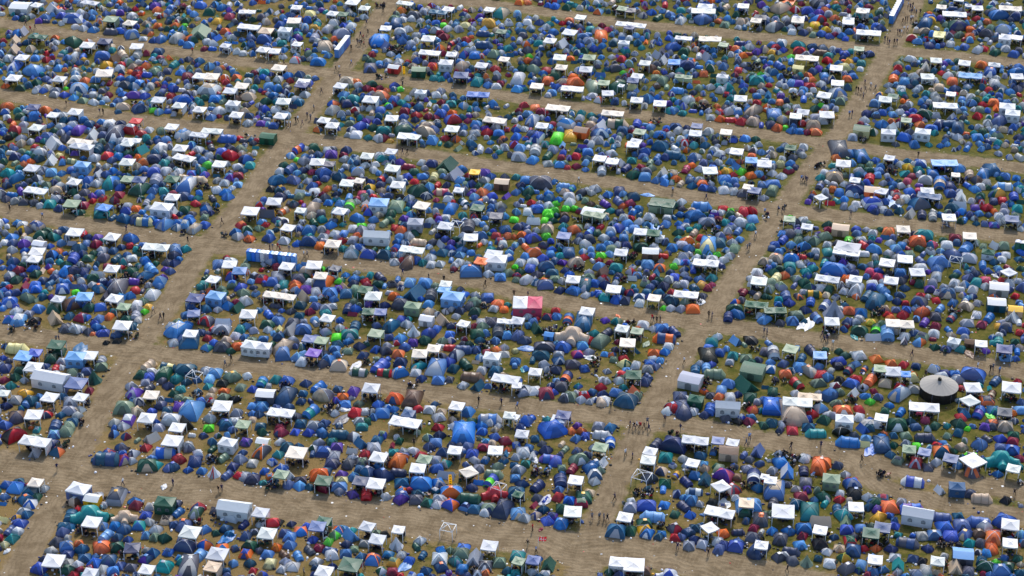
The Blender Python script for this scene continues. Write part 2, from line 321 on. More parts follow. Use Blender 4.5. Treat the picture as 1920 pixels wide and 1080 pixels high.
DATA[3, 3] = """
d90 30 70n d185 40 85r t350 85 165q0 d560 45 130k n395 125 n172 130 a720 20 100b d740 85 90s t590 165 190b0 a705 140 110v d860 75 75b d1040 65 85h d1040 120 80g t1185 85 160n0
d1120 130 65l d870 165 130n d945 130 75f d1270 140 90r d1320 110 70b d1435 45 90c d1460 155 100t d1350 60 70h t1650 85 90e3 d1595 145 120b d1755 90 105b d1850 60 90f d1845 115 100m d1755 150 95i
d1845 185 115b d1895 230 80m x785 190 140b n700 230 g1065 175 120h g1180 200 120i c1120 220 180 d1310 195 120co d1395 175 75f t1530 205 110el0 d905 240 85c d970 290 100he d1110 320 110rg d1195 335 70e d1260 300 90g
g1375 270 140n g1550 310 210w1 f1760 275 250q d1540 380 130eo d1720 380 80b g1845 345 130w d1880 295 75q c1740 300 80 c1900 400 60
d10 230 40w c85 200 100 d90 200 80g c190 210 110 d285 220 95w d105 280 120b t275 335 85n2 d35 325 85g a150 355 130wb d410 275 145o d395 335 140o c200 260 90 d570 280 90n d585 355 85w
d690 395 100r t480 330 .. w478 450 140h d640 440 130bg d150 420 70e d290 420 100e d215 460 80g n215 355 n340 350 g25 390 110w d65 520 165bt t45 585 85e2 d255 525 100m d420 540 120f c870 345 100
d545 490 70w d540 545 85r d655 500 110k d755 530 100w t525 620 80c2 d575 680 130q a590 730 110h d820 580 110f d870 540 90nm d920 620 130o d1010 560 85g t1110 605 195bu0 g670 595 125w c680 640 110
d830 620 90u d915 655 75b d840 705 135y W1130 730 250w t1305 680 160i0 d1435 665 85c t1590 695 195b0 d1805 710 190b t1070 465 180bw0 a1295 480 85w w1420 500 125n d1530 490 90n t1620 520 165t0 d1790 550 90k d1900 570 40g n1845 480
d25 635 60h g125 645 190w c130 680 120 d210 590 110c d325 675 150q a400 720 170t g400 770 130w c400 800 110 d160 785 110b d275 770 110b d35 780 85b d265 820 90m d500 820 70n d100 855 120e d245 885 100b
d395 885 110k d595 780 100b d700 755 85b d650 830 90e d780 745 80h d955 740 85b g785 800 150f g870 755 150n c800 850 220 d980 805 75q d1090 800 55b d1165 820 90g d1260 820 110b d1330 755 120b d1375 820 110b
d1465 745 120i d1490 825 125i d1590 805 110z d1635 765 115w d1715 790 80m g1835 740 160w d1700 855 130o d1690 915 95o g1830 870 130w d1600 875 100e d1520 880 105q d1435 870 55k c1320 870 140 h1470 1020 170es
t1060 890 180ne0 d1205 910 90n d725 905 70r d815 910 95o d930 920 105n d625 860 90fr d650 940 130n d540 905 90t d450 935 80w d575 985 100yf t180 945 140n0 d125 965 90w d70 1030 110e d170 1040 100e p290 1030 110h
d470 1025 100w c480 1010 90 n145 1050 d705 1040 95s g815 990 130w c820 1020 110 d960 980 95w d1095 990 95n a985 1050 120q g1285 1000 125w c1300 1020 110 d1165 1010 80k d1195 1080 100g d1125 1085 80g a1420 1075 140t d1610 1010 90c d1710 1010 75l d1650 940 85b d1780 975 70b d1880 985 85f
d1640 1065 140f d1810 1060 110f d1900 1090 80c d1750 1085 120b d1510 1090 100e d1620 1090 60m d795 1090 100b d600 1085 140e d975 1090 80g d1265 1090 80t n1880 890 d1900 1020 60t
"""
DATA[0, 2] = """
d20 45 70b d110 70 90n d60 70 60i d265 40 85b d330 55 60q d375 20 50w d460 50 110b t690 65 40o d565 60 70l g622 90 125s d740 45 110c d875 60 140e d1010 50 85r d970 90 85b d1130 75 70g d1190 15 70b d1120 45 60h
d60 150 120b d200 120 120h d85 60 70b d310 100 80c g425 105 110w d395 195 95f d530 180 160zn d540 110 80b d640 160 70b g845 110 135w c840 135 110 d745 180 100b d895 110 90b g920 165 110h d1020 160 90w d1030 200 90g d1135 95 110w d1070 130 80h d1120 165 65y d1085 205 65l
d20 175 60b d115 210 95w d205 230 75g d280 195 95b a400 285 130t d510 245 80c d600 265 110mn d640 250 70b d740 265 90b d815 245 75o d660 180 90f d940 270 90f d1030 265 60g t1010 250 85g2 d50 285 90bu d105 310 105sw c240 300 130 c90 330 30 n110 330 d250 280 90k d490 335 100e t490 330 95e1
d535 380 110w d590 335 90w d635 395 85e d670 390 40o d720 330 90b d755 395 85b t855 425 125n1 g905 315 140w d985 315 70c c1000 380 70 x970 345 40w d795 450 50k d845 455 60k n1205 240 n1230 235 n1150 190 n425 405 n445 405
t120 505 175v0 x590 500 110c g250 510 110b g165 545 150s g410 455 135f d435 510 95f c410 500 100 d370 570 100f d20 550 60b t350 610 .. g235 625 140w d335 610 70n d460 580 80g w565 610 145s g655 535 130w t755 580 75g2 t410 640 70r2 d370 645 60g d455 620 60w d25 640 90n d140 650 80f
d755 630 95h d535 665 90h d640 660 80i d650 725 70m p740 735 130f d175 720 70g d25 720 80m d110 705 90f W370 790 290w g555 755 170i c600 790 90 d75 770 90q d10 780 60g g20 810 90w d185 835 110y d285 850 75b d110 875 85g d215 895 120c t190 905 80b2 g360 855 140w c360 890 110 d460 845 80c d545 870 60o g640 850 125w c640 880 90 d520 900 110g d510 960 110g d620 945 80g d600 990 85g
d40 920 90n c40 970 60 d110 1015 120ez g240 980 130w c230 1030 110 d340 985 80rn d450 985 80c t405 1080 100n2 d545 1040 90c d560 1078 90h d30 1070 100b c610 1030 40 t590 560 .. d230 1065 40o
d1500 20 70q d1570 50 65o d1655 35 75h d1455 75 75v d1800 35 90b d1900 20 60n g1455 105 140n w1615 155 150s d1700 100 50t t1740 80 60e1 d1820 80 100h d1540 190 90c d1700 175 100b d1425 170 80n d1630 190 70w a1770 195 110f g1855 225 130w c1850 260 90
d1835 145 110g d1390 235 80b g1445 210 100i c1440 250 100 d1330 285 80h d1400 310 80b d1540 295 125er a1670 290 130wb d1840 320 80b d1660 355 125g d1800 345 90q d1900 350 80g d1260 310 80w d1320 385 190bw g1420 365 115w d1500 360 75n d1555 370 70n d1290 450 90w d1385 490 140c
d1550 405 70r d1600 440 80b d1690 425 80t d1760 390 80g d1830 395 70b d1530 510 95bq d1640 515 120e d1775 475 90o d1710 530 80f w1860 550 140w n1690 590 n1735 555 d1880 430 90h c1640 370 80
t1100 640 140t1 t1245 640 150cv0 d1405 635 150c d1125 660 80w d1110 700 90b d1220 705 120fh d1030 690 100f d1085 735 70g d1320 725 100q d1395 740 80c d1350 790 80q d1475 720 75n d1560 630 90w d1610 670 110s d1570 715 85s d1735 715 130h d1850 690 80w d1665 750 90k d1800 775 85h d1890 790 75b d1555 770 70q c1440 660 130 t1270 640 60c1
d970 780 95g d1000 835 120ug t1115 790 100e1 d1255 770 90n d1210 730 80e g1125 830 120w c1130 860 110 d1040 895 90gn d920 955 140h d1015 975 120t d1195 920 90n d1250 950 80c d1130 965 80b d855 1050 95g d950 1040 100wu g1090 1010 140w d1300 820 80f d1335 850 75h d1595 790 60t d1570 840 75t d1680 805 80o d1505 880 75b d1395 885 90h d1670 860 100h d1755 870 90k F1455 750 120w c1470 830 90
d1340 925 90u t1445 950 130h1 d1420 1005 180b d1280 1045 150w a1385 1080 130k d1565 1020 95w g1655 920 150w c1650 970 140 d1770 975 90g d1560 900 60k d1670 1040 90n d1750 1040 80w g1815 1050 120h d1890 1010 60t d1560 1080 80l d1690 1075 110c d1890 970 70b d1890 915 80b g1320 1080 130w d920 1075 100w d1180 1080 80g
"""
DATA[1, 2] = """
H170 90 260w c150 110 280 a360 115 110t d290 20 90o d370 45 85u d445 60 85w d550 80 110b d430 105 65b d580 115 75b c520 110 80 d670 80 90c d740 40 80h g815 40 120f g875 90 135w t690 200 90n2 d735 130 70h d620 200 .. d1030 95 90o d1070 110 70b a1185 105 180c d1240 105 65b t1310 105 100e2 w1475 165 180s g1410 30 110s
d1560 80 80b d1640 150 110h d1735 105 90b d1820 150 80o d1890 150 60q d1860 185 65o c1720 160 60 d1780 185 80w d1600 170 95e d1640 210 90f d1530 200 80n d1500 240 70g w1175 220 130h c1410 80 40
d20 190 60c t145 160 95e0 t90 240 110b3 d190 190 55b d260 205 80e d330 165 95c d440 165 80i d570 165 75w d520 190 90g d405 210 80m d520 225 95q d155 285 105b d75 310 100f d320 240 75c d355 275 60g d440 270 75s d270 310 105e d350 350 120b a255 370 130g g530 255 125w c520 310 100 d625 270 70b d630 330 80w d520 365 90g d85 345 70w a170 330 60v
d740 200 100b1 d850 150 80u d960 165 90n d1080 165 130e g885 200 190fi c880 240 220 d1090 260 75b d1290 160 90b d1295 230 110t h1280 300 120w a1400 290 115t d905 310 75i d1015 340 130c d1130 310 90w p1180 370 105w d1295 385 110b d1350 340 80b d1460 310 70n g1555 290 110w c1550 340 110 d1690 280 70w d1640 310 60m d1760 290 90e d1700 330 90h d1720 370 80b t1820 380 110e2 G1870 265 130w
d1450 390 80b d1660 380 110f d1640 240 50n
t740 330 90c2 d700 385 130q d690 430 80b d600 400 70l d610 455 90c g895 370 130h c880 400 110 d1080 420 100b d995 400 80n d1175 440 80u d1265 430 100f d50 410 75b d165 400 90n d270 440 100g g440 420 210ih c430 450 200 t110 460 90f1 w35 550 130w d205 510 160t d170 585 125b d290 460 60i d300 560 100s d320 625 95w g415 530 130u c405 590 120 d360 530 90s d440 500 60u d510 520 80e d535 590 110b d475 640 95e d590 490 80b d605 525 65b d690 500 70h d635 610 95bo d595 660 125t t745 705 150fg0 x750 620 110w
d775 475 95n d800 540 90n d895 495 85b d970 510 100e d985 460 70g d1115 480 90b d905 560 60h t980 570 80b1 d1065 530 95o t930 655 180b1 t945 710 145fr0 d1070 700 130bs d1080 600 100n g1225 520 120w g1330 480 115w c1300 545 150 d1395 540 75e d1220 630 115q d1340 600 80e d1350 670 165bw d1440 600 110b d1500 555 120wn d1480 645 100c t1570 625 130f3 t1460 480 110r0 t1545 500 150n0 d1400 430 80h d1600 450 70f x1610 440 60l d1650 490 75n d1730 510 70m d1680 430 90c d1800 490 80o c1720 450 110 d1790 430 80b d1880 390 85b d1860 525 80g w1770 605 135w t1625 720 185z0 d1690 655 85w d1795 675 110c d1850 715 110t a1660 790 115c d1550 770 90w d1740 760 60b g1860 750 230w c1840 790 160 d1355 745 95b d1450 715 70e d1235 720 85n d1195 670 85w c1170 740 110 c850 580 90 n1670 870 n1840 880 d1550 440 60e
t40 750 90bq2 d145 720 90q d230 740 110b c210 770 130 d370 750 90n t470 800 140b1 d350 820 70c d610 785 75n d735 810 100u g865 775 140w c880 850 180 h70 880 150ew d500 855 150te d215 885 160n d335 880 75n d145 930 80i d240 930 90n d40 920 100b d20 980 80n t410 990 160bq1 c550 940 150 g180 970 220w c180 1030 180 d650 850 90o d665 905 90b d710 850 60g x650 935 90w d770 900 80h d740 980 105r d810 955 80w d915 910 90b d945 978 105b d1035 940 75b d1045 865 125o d1190 870 150z d1215 940 85r d1300 945 90w d1340 900 65n d1390 955 80t d1370 1010 105w d1140 950 70w g1140 970 115n g1115 1050 260w c1140 1080 200 c1280 1020 70 d1305 950 70w g1505 915 130w c1490 960 90 d1590 980 110b d1475 1015 65t d1610 1055 100f t1755 1030 185bg0 d1755 1040 85w d1815 1060 60w d1365 1080 95r d1480 1070 85w g1900 980 100w c1890 1040 60 d880 1000 75b d330 1050 90c d510 1050 95n d425 1070 100g x640 1040 140e d780 1030 80w d790 1075 90q d300 1000 100e d30 1070 80c d180 1080 80m d480 1075 90n d1690 1075 90b d820 1030 80f
"""
DATA[2, 2] = """
n15 65 n120 75 d235 35 120i d345 75 90n d450 80 115b d555 85 80w d540 30 120c g765 35 130w d660 78 70b d700 110 85q d785 120 95b d845 140 85n d1010 65 80c d955 100 90nw d955 155 80w g1065 110 115w c1060 150 90 d1105 75 90c d1200 60 70r d1195 140 120c d1140 175 60l d1190 190 80w d1265 205 85g d1350 220 100o g1310 75 200w d1450 95 75e d1300 140 90h d1490 30 70m c1380 120 100 x1420 130 70w d1430 10 80y d1140 30 100n d560 15 90b
w140 190 220wp d40 210 90b d115 245 75w d180 255 60rn d265 245 80mn d330 190 70r d335 240 80b t425 275 90bo2 g40 270 120w c30 300 80 d160 280 70b a185 350 110f d545 310 150c g565 205 130w d700 270 75u x795 230 50o d785 285 90qh c880 270 90 d990 300 95w n1060 265 n1085 265 n1110 260 n1050 250 d1060 335 70w d1140 310 105b d1140 350 80n t1245 385 125n3 t1145 430 180no0 f455 420 250t d40 400 100i d90 430 100n d620 370 80q t715 385 120n1 d570 430 95r d670 465 145h g830 330 120w g940 345 110h c870 380 200 g870 440 130w c860 490 120 d795 430 60m d240 480 140e h280 400 85bb d385 490 120b d400 415 60b c300 350 150 d530 470 90b x110 480 130b d25 495 60v d215 545 130c d350 525 85w d25 580 80b d245 610 90g d350 580 100nw d490 530 90up d575 520 90g d450 610 100e d695 520 65b x590 550 110w c620 580 120 d765 560 65h d1225 480 80w d1065 515 90o d1150 512 80b x1010 450 80h d1060 560 75w d1135 575 65b d1035 600 80b d1105 630 85i d930 610 80w d840 560 80r d845 610 110vf d860 640 60b d545 635 80b c630 660 90 d715 650 65g d820 690 95rh g915 680 125f d1020 640 85g t1035 705 90n3 d1000 745 100n d800 730 80w d710 725 70w d680 710 60w g175 655 110w c270 680 100 c180 690 100 x90 635 60q d330 650 90n t410 725 140no1 d40 730 75b d370 785 110e d670 780 90r a930 830 110o d945 845 85h d835 770 65q d600 815 80n d685 830 85n d780 825 105b d905 880 80m d170 810 95w d100 800 100we d240 800 60h d310 815 75b d70 850 105g d250 858 115m d435 860 105h d545 840 85rg d625 865 65nw d690 890 100w d385 895 95ew d510 905 85g d575 915 65g d665 915 80t d845 945 180c n740 905 n40 905 g30 760 80w n1475 225 n1500 230
d1670 30 60m t1710 60 90m1 d1660 135 80bo d1720 120 70e d1810 60 70n d1820 95 .. d1900 85 60f g1840 150 190f c1800 200 150 d1645 190 120f t1580 250 85n2 d1680 255 120b d1870 240 80w d1890 300 110s
d1540 400 80w a1685 440 100sn d1790 430 85k d1470 435 100q d1475 485 90b d1420 550 130k d1560 520 90b d1660 545 90q d1635 585 70g d1760 560 90h d1500 600 70b t1380 655 85c2 t1460 640 80s2 t1525 690 170h0 h1335 780 205wg d1850 575 80n d1800 595 80f d1905 510 90e h1815 710 210hf c1480 730 90 c1830 470 80 d1620 760 110b a1760 805 190f d1575 800 85s d1490 830 70e d1555 855 85o d1640 855 80w d1695 830 70n d1790 865 100f w1380 920 130f d1300 850 60w d1245 855 100n d1180 940 115r d1165 998 100w d1270 940 90i d1275 1010 125n d1360 960 90w t1490 965 100b2 W1620 980 190w d1440 1012 85n d1590 1048 90e d1690 1045 80k d1780 1040 95m d1810 950 90or d1800 1005 80c d1880 870 70b c1730 900 110 d1890 1060 70f n1145 1005 n1290 570 n1890 345 n1910 350
n885 1050 n915 1060 n935 1050 n960 1060 n990 1060 n1015 1025 n1025 1075 n1262 1075 g20 985 90w t150 1000 100b1 d105 1045 110b d60 1080 80n d270 1015 80q d240 1060 80n g385 985 130n w350 1065 120w c430 1020 50 d490 1060 75u d745 1080 100c d650 1080 100g c420 740 50
"""
DATA[3, 2] = """
t140 100 90i2 d85 110 70q d15 90 50f d165 145 90b t350 80 130fy0 d400 30 90w d460 50 90f d275 50 60g d575 55 80g d235 90 70eo t325 140 75b2 t440 180 130iw1 g60 185 170f c70 210 150 d220 245 110h d290 200 90n t370 270 120is3 d90 305 80e d190 285 90bn p500 240 170g d540 180 60w d615 205 95o d690 220 .. d705 225 100b c570 115 60 d670 75 130w t760 115 140c1 t870 60 130s3 d825 170 165c d990 80 65n d965 190 70i d1045 190 75b d1145 150 125ei d1150 90 80r d1265 115 60r d1355 80 130ne c820 210 130 d880 180 70t d905 230 80r d1020 240 95r d925 260 80o d1165 230 120o t1300 195 100s1 d1395 145 85b d1265 250 90e c1410 190 110 d1495 180 120t d1575 140 75g d1545 50 90w d1500 100 60s h1740 75 160gw d1700 100 90oc d1860 90 75r d1890 130 60b
d1030 30 80n d1220 40 80nu d780 20 80b d580 150 60c
g485 295 120w c470 350 150 n420 410 n450 390 n405 370 n440 400 x300 330 170w d605 290 90i d690 260 80w d655 285 80g d775 280 75y d690 370 130f t820 365 95fl2 x655 395 75q a785 430 125w t900 425 130s2 a1020 460 70we d1030 400 90w g1000 295 220w c980 330 130 d860 300 80h d960 355 80g d1110 365 80n t1185 300 110u1 d1265 320 90m d1250 380 95w d1165 410 110he d1140 430 70n d1135 475 105so t1390 265 110cm1 t1360 345 80b3 d1470 360 100b t1670 270 120b1 h1720 190 150cw h1860 230 120ty d1575 230 80w d1510 295 90g x1560 240 80w d1610 310 90p d1765 290 70g a1850 270 130w d1790 335 110en d1740 315 70y d1895 360 70r d1380 380 70t d1250 505 80f c1330 480 60 d1335 520 90i w1400 470 110w d1440 525 85q h1515 455 85zz g1610 440 105w x1520 530 110z d1635 495 70u t1740 445 85q2 d1690 430 50q d1860 430 70f d1895 480 80t g1780 520 140n d1865 555 60b d1785 580 95s d1770 360 60n d1480 400 70g d1740 380 70w n1080 510 n485 440
t45 540 115we2 g180 490 140h t260 570 105c1 t330 520 130n3 g398 530 110s c420 560 130 d435 475 65f d540 490 70f d590 540 85f d625 505 40w d25 590 75b d25 645 80bw d120 605 90i d245 635 110b d385 625 85b d475 645 65g d530 615 80ke d535 590 110b d690 540 110w d665 600 80s t620 660 120cm1 t730 640 80no1 d820 570 100o d930 600 85o d1025 610 90r d1115 615 80n d1250 650 100wb d1140 960 60p g850 630 110h g950 655 130w g1040 665 80b c920 680 130 d1080 680 90qo t780 745 140o1 d885 755 105t d670 715 90r d630 765 125b d540 720 80k d450 710 100s d400 690 100r d320 675 130g d135 680 90o t220 770 140rf3 d390 750 110h d540 815 80h d510 765 80mw d740 840 75b d720 780 80g d800 800 60m d830 850 80i a645 830 90w c640 870 120 d465 860 140b g320 840 190t g230 890 235w d45 960 150b d40 810 80f d400 945 110sw d525 900 85h d770 885 80l d570 970 130o d335 985 95r d460 985 90w d205 1020 190t d690 950 80r d690 1005 90w d425 1035 110f d30 1050 100c w575 1080 140w c150 1030 100 d60 710 50n c60 720 50 c130 720 60 R1300 880 290g
d1000 860 170wb d995 775 90r d1080 715 110v d1100 795 90g d1205 725 80r d1190 770 60w d1310 700 100w d1335 670 75n d1410 670 75b d1430 730 105gw d1455 775 65r d1560 680 195ib t1720 745 120n1 t1690 840 100zt1 g1550 775 125w d1545 835 80n g1845 790 170w c1830 850 130 d1875 740 80r g1530 885 160w1 c1510 890 120 d1650 885 90eo d1320 730 60g d1600 720 60s G1185 930 240w c1170 960 220 t1005 975 105b1 d915 910 75b d885 960 80f d770 1010 60b d490 990 80g g860 1000 120w x910 1070 80f d970 1070 150f d1075 1040 90c d1110 1075 85n d1185 1020 75p d1265 1070 90f d1480 970 80c d1455 1005 85r t1600 990 150bu1 d1700 960 90cq x1680 1000 90l g1790 960 130e c1780 1000 120 d1900 950 90s d1440 1060 110f d1535 1060 60b d1590 1060 .. d1640 1080 100u d1700 1050 90eo d1790 1080 120t d1690 1070 80e d765 1080 80c d760 1060 90g d820 1060 80w d310 1080 100c d1910 1050 30b n1570 610 n1665 630 n1685 620 n1735 640 n1180 670 d1500 1080 60l c720 770 50
"""
DATA[0, 1] = """
d255 40 60r d20 60 70c d160 75 60h a395 55 160w d290 95 100w d105 125 80n d185 138 80b d285 145 90c a370 165 110w d435 110 65v t530 155 95hv0 d555 90 60u d620 125 50b t725 85 95c2 G600 45 200w c590 60 110 g950 15 120w d795 125 90r d705 140 95w d880 125 80b d955 110 95f a1050 90 110q d1085 55 60n d1195 75 110w g1345 55 120w d1480 70 90w t1580 60 90e3 g945 160 120w c940 190 90 d1065 165 90oz d1145 145 110n d1225 175 80q d1165 200 70g d1240 220 75w d1075 215 70b g1370 135 190w c1370 170 170 n1375 190 d1565 115 75w d1720 130 125r d1840 155 110nb d1650 85 70b d1520 150 80b d1555 190 90l g1640 170 115w d1775 200 80g d1870 190 75q d1820 225 70c d1530 260 75bu d1720 280 70u d1780 270 85m
g225 205 125w c215 230 100 d50 260 110q d130 230 50b w615 235 120s d530 225 80b d460 245 70b d375 245 90s d320 215 70g a730 258 80w d790 258 85b d795 190 60g d930 245 40b d1020 240 70c d1075 215 60b d890 275 60f d650 300 75b d860 335 80n d715 330 90w d735 300 70w d820 340 110qb d420 290 70h d345 330 75h d110 300 110c g545 305 115w d215 300 60e d45 340 80en d135 340 60n g255 375 190w c240 400 180 d410 380 95t d445 345 80w d540 390 80f d625 390 75e d735 395 75b t1160 320 110g2 d1035 400 150f d1140 380 85b d1220 385 80q g950 285 110h g1035 290 110n g1280 285 120f c960 320 100 t1490 300 130t0 d1385 370 140wb c1530 340 110 d1630 300 75g d1680 320 75w d1710 270 65s d1225 240 90w d1145 250 100b d1340 235 75w d1430 250 70bu d1300 190 .. d1210 320 60n d1330 350 90s
g1285 420 115w d1370 420 90n d1480 435 75q t1590 440 85en3 d1685 395 85b d1715 430 95b d1790 330 70s d1735 350 60w d1460 475 80r d1530 485 70e d1530 550 70e d1630 540 .. c1630 510 50 d1430 555 75e d1375 530 80f w1210 565 170w a1295 545 80w d1130 600 85b d1180 620 90b g775 500 120b d730 585 115q t835 590 85c1 d900 630 115c d1005 605 110ei t1050 648 150bv0 d1225 660 140bs d1320 660 85wc d1450 680 110tg d1330 615 80b d1410 590 85b d1525 640 95b d1420 605 80b d1530 570 60h d1010 510 70o d1060 530 55b d945 500 75g d885 410 85m d690 450 60r d620 490 75m g500 500 130h d565 555 70q d605 535 60f d365 485 85q d410 440 80g d285 500 75w c880 500 100 d435 515 80n d250 470 90e d170 465 75e d95 465 80g d40 445 80e d455 450 60n d690 420 70u d745 400 70b d1095 470 60f t1095 470 60g2 d1180 470 50r d1265 480 90c d1110 500 60w c480 420 120 n75 500 n320 560 n950 660 n1410 740 n1665 600 c1380 680 50
d30 600 60b d125 620 70b d160 630 70w d265 660 125it d175 690 120ey d345 680 80f d295 720 105f d395 735 110fq d475 660 80n d415 700 80n d80 740 90b d30 760 60w d195 750 80w d90 780 90i h290 810 110w g265 830 120w g245 885 120ww c240 920 100 c180 740 100 g550 690 130w c550 710 100 d655 730 80n d725 730 75u d1000 730 120b g830 725 130w c820 760 110 d640 770 60b d585 825 115c d715 790 90m d760 830 90g d845 830 70n d970 790 70r d910 800 70n g1160 800 210w c1130 840 210 d1330 820 110b d1430 825 85q d1240 780 80e d1065 780 65b d430 830 70o d485 840 50b d180 825 65b t540 905 100b2 d365 910 75c d445 910 70q d655 885 85f d700 850 70f d765 890 95e t870 900 110c1 d980 890 90w d1085 910 90b d1160 920 60f d1300 875 100n d1365 890 60b d1330 930 85n d1250 915 80e d1315 990 80i d1235 960 60u d80 955 75b d15 950 50b d160 935 70f d130 985 95m d240 970 90b d170 1010 65n d65 1010 75w d260 1010 85f d385 980 70o d490 945 90f d620 990 80n d800 940 70m d905 950 60r g830 960 120w a725 1010 110w d980 990 90f c985 950 70 t1120 990 140s3 d1080 1040 120c d1215 1040 75u d1190 1070 100b d115 1050 100f d310 1055 80n d490 1000 110b d545 1010 130n d400 1030 80n d490 1070 85b d690 1050 100f c900 1040 180 c1080 1060 120 d840 1075 80n d30 1075 60c d255 1090 80b
g1870 530 140w d1790 640 85ro d1730 690 85b d1780 730 90w d1850 670 80fh d1865 750 85o d1855 700 70s c1690 700 60 d1700 880 65r d1630 940 90b d1720 920 110w g1715 925 110w d1690 985 90y g1790 975 110b c1790 1020 80 t1540 1030 75f1 g1590 1040 120w d1520 1085 80q d1830 950 80h n1870 590
"""
DATA[1, 1] = """
t285 75 120bo1 d435 60 90f d370 55 60w d540 70 75w d580 45 65e d685 65 85n d735 130 75nw d460 110 85n d560 110 90u d655 110 70m g830 110 110w d935 105 75w g1010 75 105w c1010 100 60 n1100 75 n1135 80 d235 110 75sw d305 135 50l d360 165 95g g455 155 115w g545 165 95e c450 190 90 c540 195 90 t255 235 130ni1 d350 230 85n d420 235 70p d660 145 80w d670 195 70w d760 165 75n d820 185 75w d890 180 75w d885 222 75w d970 165 65g d1080 165 80u d945 140 90q d1020 125 60b t1140 200 110m0 d1240 165 70w g1020 205 125w c1020 230 100 d1185 235 80f d1320 170 90n a1450 190 170f d1540 225 90b d1265 205 60g g1640 225 90y d1720 230 85u d1760 270 80b d1715 300 85w d1650 260 70n
d130 315 140c d180 235 80w d200 190 90f d270 310 120i d510 265 130bn d625 290 110c d515 285 75i d460 320 60r d385 305 75g d415 350 85b d760 240 100gb d820 285 60e t950 300 110nr1 d1080 280 60w d1010 300 75w d1135 275 80b d1245 270 80b d1185 305 70r t1335 280 70v2 t1360 340 85r1 a1480 285 150g d1390 240 70h g680 315 120w g770 295 95w c690 340 150 g1060 330 120w c1060 360 110 d930 335 80n d860 310 65n d1260 320 60k h1845 355 120zt d1530 300 80sb d1620 330 80n d1740 350 75s d1670 335 60f
d185 360 70by d110 365 70k a330 385 85w d435 385 85w d175 435 105n d320 425 80h d535 360 70o d600 400 70n d500 405 70m d630 475 80s t700 500 95hl2 d540 465 70b g130 455 120w t205 540 105to1 c440 410 80 d330 455 50r d420 525 110t d320 525 60e d440 445 .. g625 530 125w c620 560 80 d850 360 90fy d795 400 70p d755 430 60p d875 425 65r d935 380 75t d995 410 70n d1080 420 70k d1210 400 150f t1390 390 130tp0 d1440 410 70n g1520 360 90w c1510 385 70 d1625 375 60u d1700 400 100o d1770 425 85b d1145 440 85wb w920 530 150sw d1050 520 110h d1010 550 80f d1130 510 55q g1240 490 140w c1220 540 120 t1555 475 110cw3 d1660 500 110b g1660 500 120f c1660 540 100 d1830 500 100g d1440 440 80w d1350 440 50p d1770 495 70b d1470 500 75b d1460 530 110b d1720 570 50b g1800 560 110e c1800 600 90 d1420 575 70w d1500 615 80n d1550 560 70q d25 480 70rn a85 560 130ey t430 625 95f3 g330 515 90w c320 570 80 d150 600 80n d70 625 65r d40 610 70s d480 555 80e d570 610 75n d555 645 95b d650 625 60q d755 600 110b d790 640 70l d880 600 80b d1000 600 85f d1110 590 75u d1120 650 90n d1190 610 75w w1195 670 120g d1305 610 80w d1370 590 65u d1375 620 60b t1590 670 120e2 d1700 625 65b d1650 610 80w
g235 650 120w c230 690 100 x200 610 120w d20 660 80h d330 670 80b d395 690 100b d490 670 70g d500 725 85wg d590 705 85w d725 660 75w d655 700 70b d860 650 65g d790 685 100g W905 770 200w d1040 650 60r d1085 685 90o d1075 720 70s d1060 760 75b t1215 770 130t0 d1185 690 70f g1420 640 130w c1400 690 110 d1325 770 90e F1500 690 110w g1610 720 110w c1600 750 80 d1695 720 90b d1750 690 45q d1800 715 75r d1890 720 80o d1830 755 80mn d1870 670 90n d90 745 100b d205 760 95w d380 800 130n d300 790 80b d400 745 100q d460 810 75o g550 800 130w c540 830 80 d640 760 80r d570 770 70n d720 760 90g d650 815 75q d720 810 75w d770 800 80b d690 885 110wc d820 895 120b t885 820 70f1 d950 850 90w d940 900 110c g1160 830 200w c1140 860 150 d1180 920 90b d1090 860 90sw d1050 800 70b d1020 940 80w d1085 900 60r d1120 965 120z d1235 950 75q d1295 960 75w d1300 890 100w d1380 930 80w d1400 850 100c d1455 810 80b d1540 830 95b d1530 860 80s d1500 740 70f d1610 840 70b d1650 800 .. d1710 760 60w d1760 830 80q d1520 915 85w d1590 930 75w g1780 860 150w g1690 905 120o w1800 960 170w c1650 940 90 d1720 1035 85w d1595 1030 155b d1805 1055 80b d1895 1000 90h d1470 990 60m d1830 1000 .. d1850 780 70w
T1860 850 0 n105 800 n125 795 n165 790 n180 810 n250 810 n360 850 n385 850 n1100 985 n1295 1020 n1410 1035 n1720 1070
g225 945 125w d320 960 85b g430 935 125w g590 950 100e d490 960 55l d160 1040 110g d370 1000 110t d360 1025 80f g480 1010 110w d35 1050 90er d120 1070 90b d200 1080 75q d315 1045 110e d395 1075 85w d565 1035 70w d625 1055 80lf d670 1010 65b d740 1050 100b d725 1080 80n d820 1060 80r t930 1040 120n3 d910 1080 90f d1020 1080 80ek d1085 1080 70t d1150 1080 90s g1420 1070 100w d1270 1070 110b d40 960 50r c80 960 60 d1000 1050 .. d290 1090 95o d505 1100 150no
"""
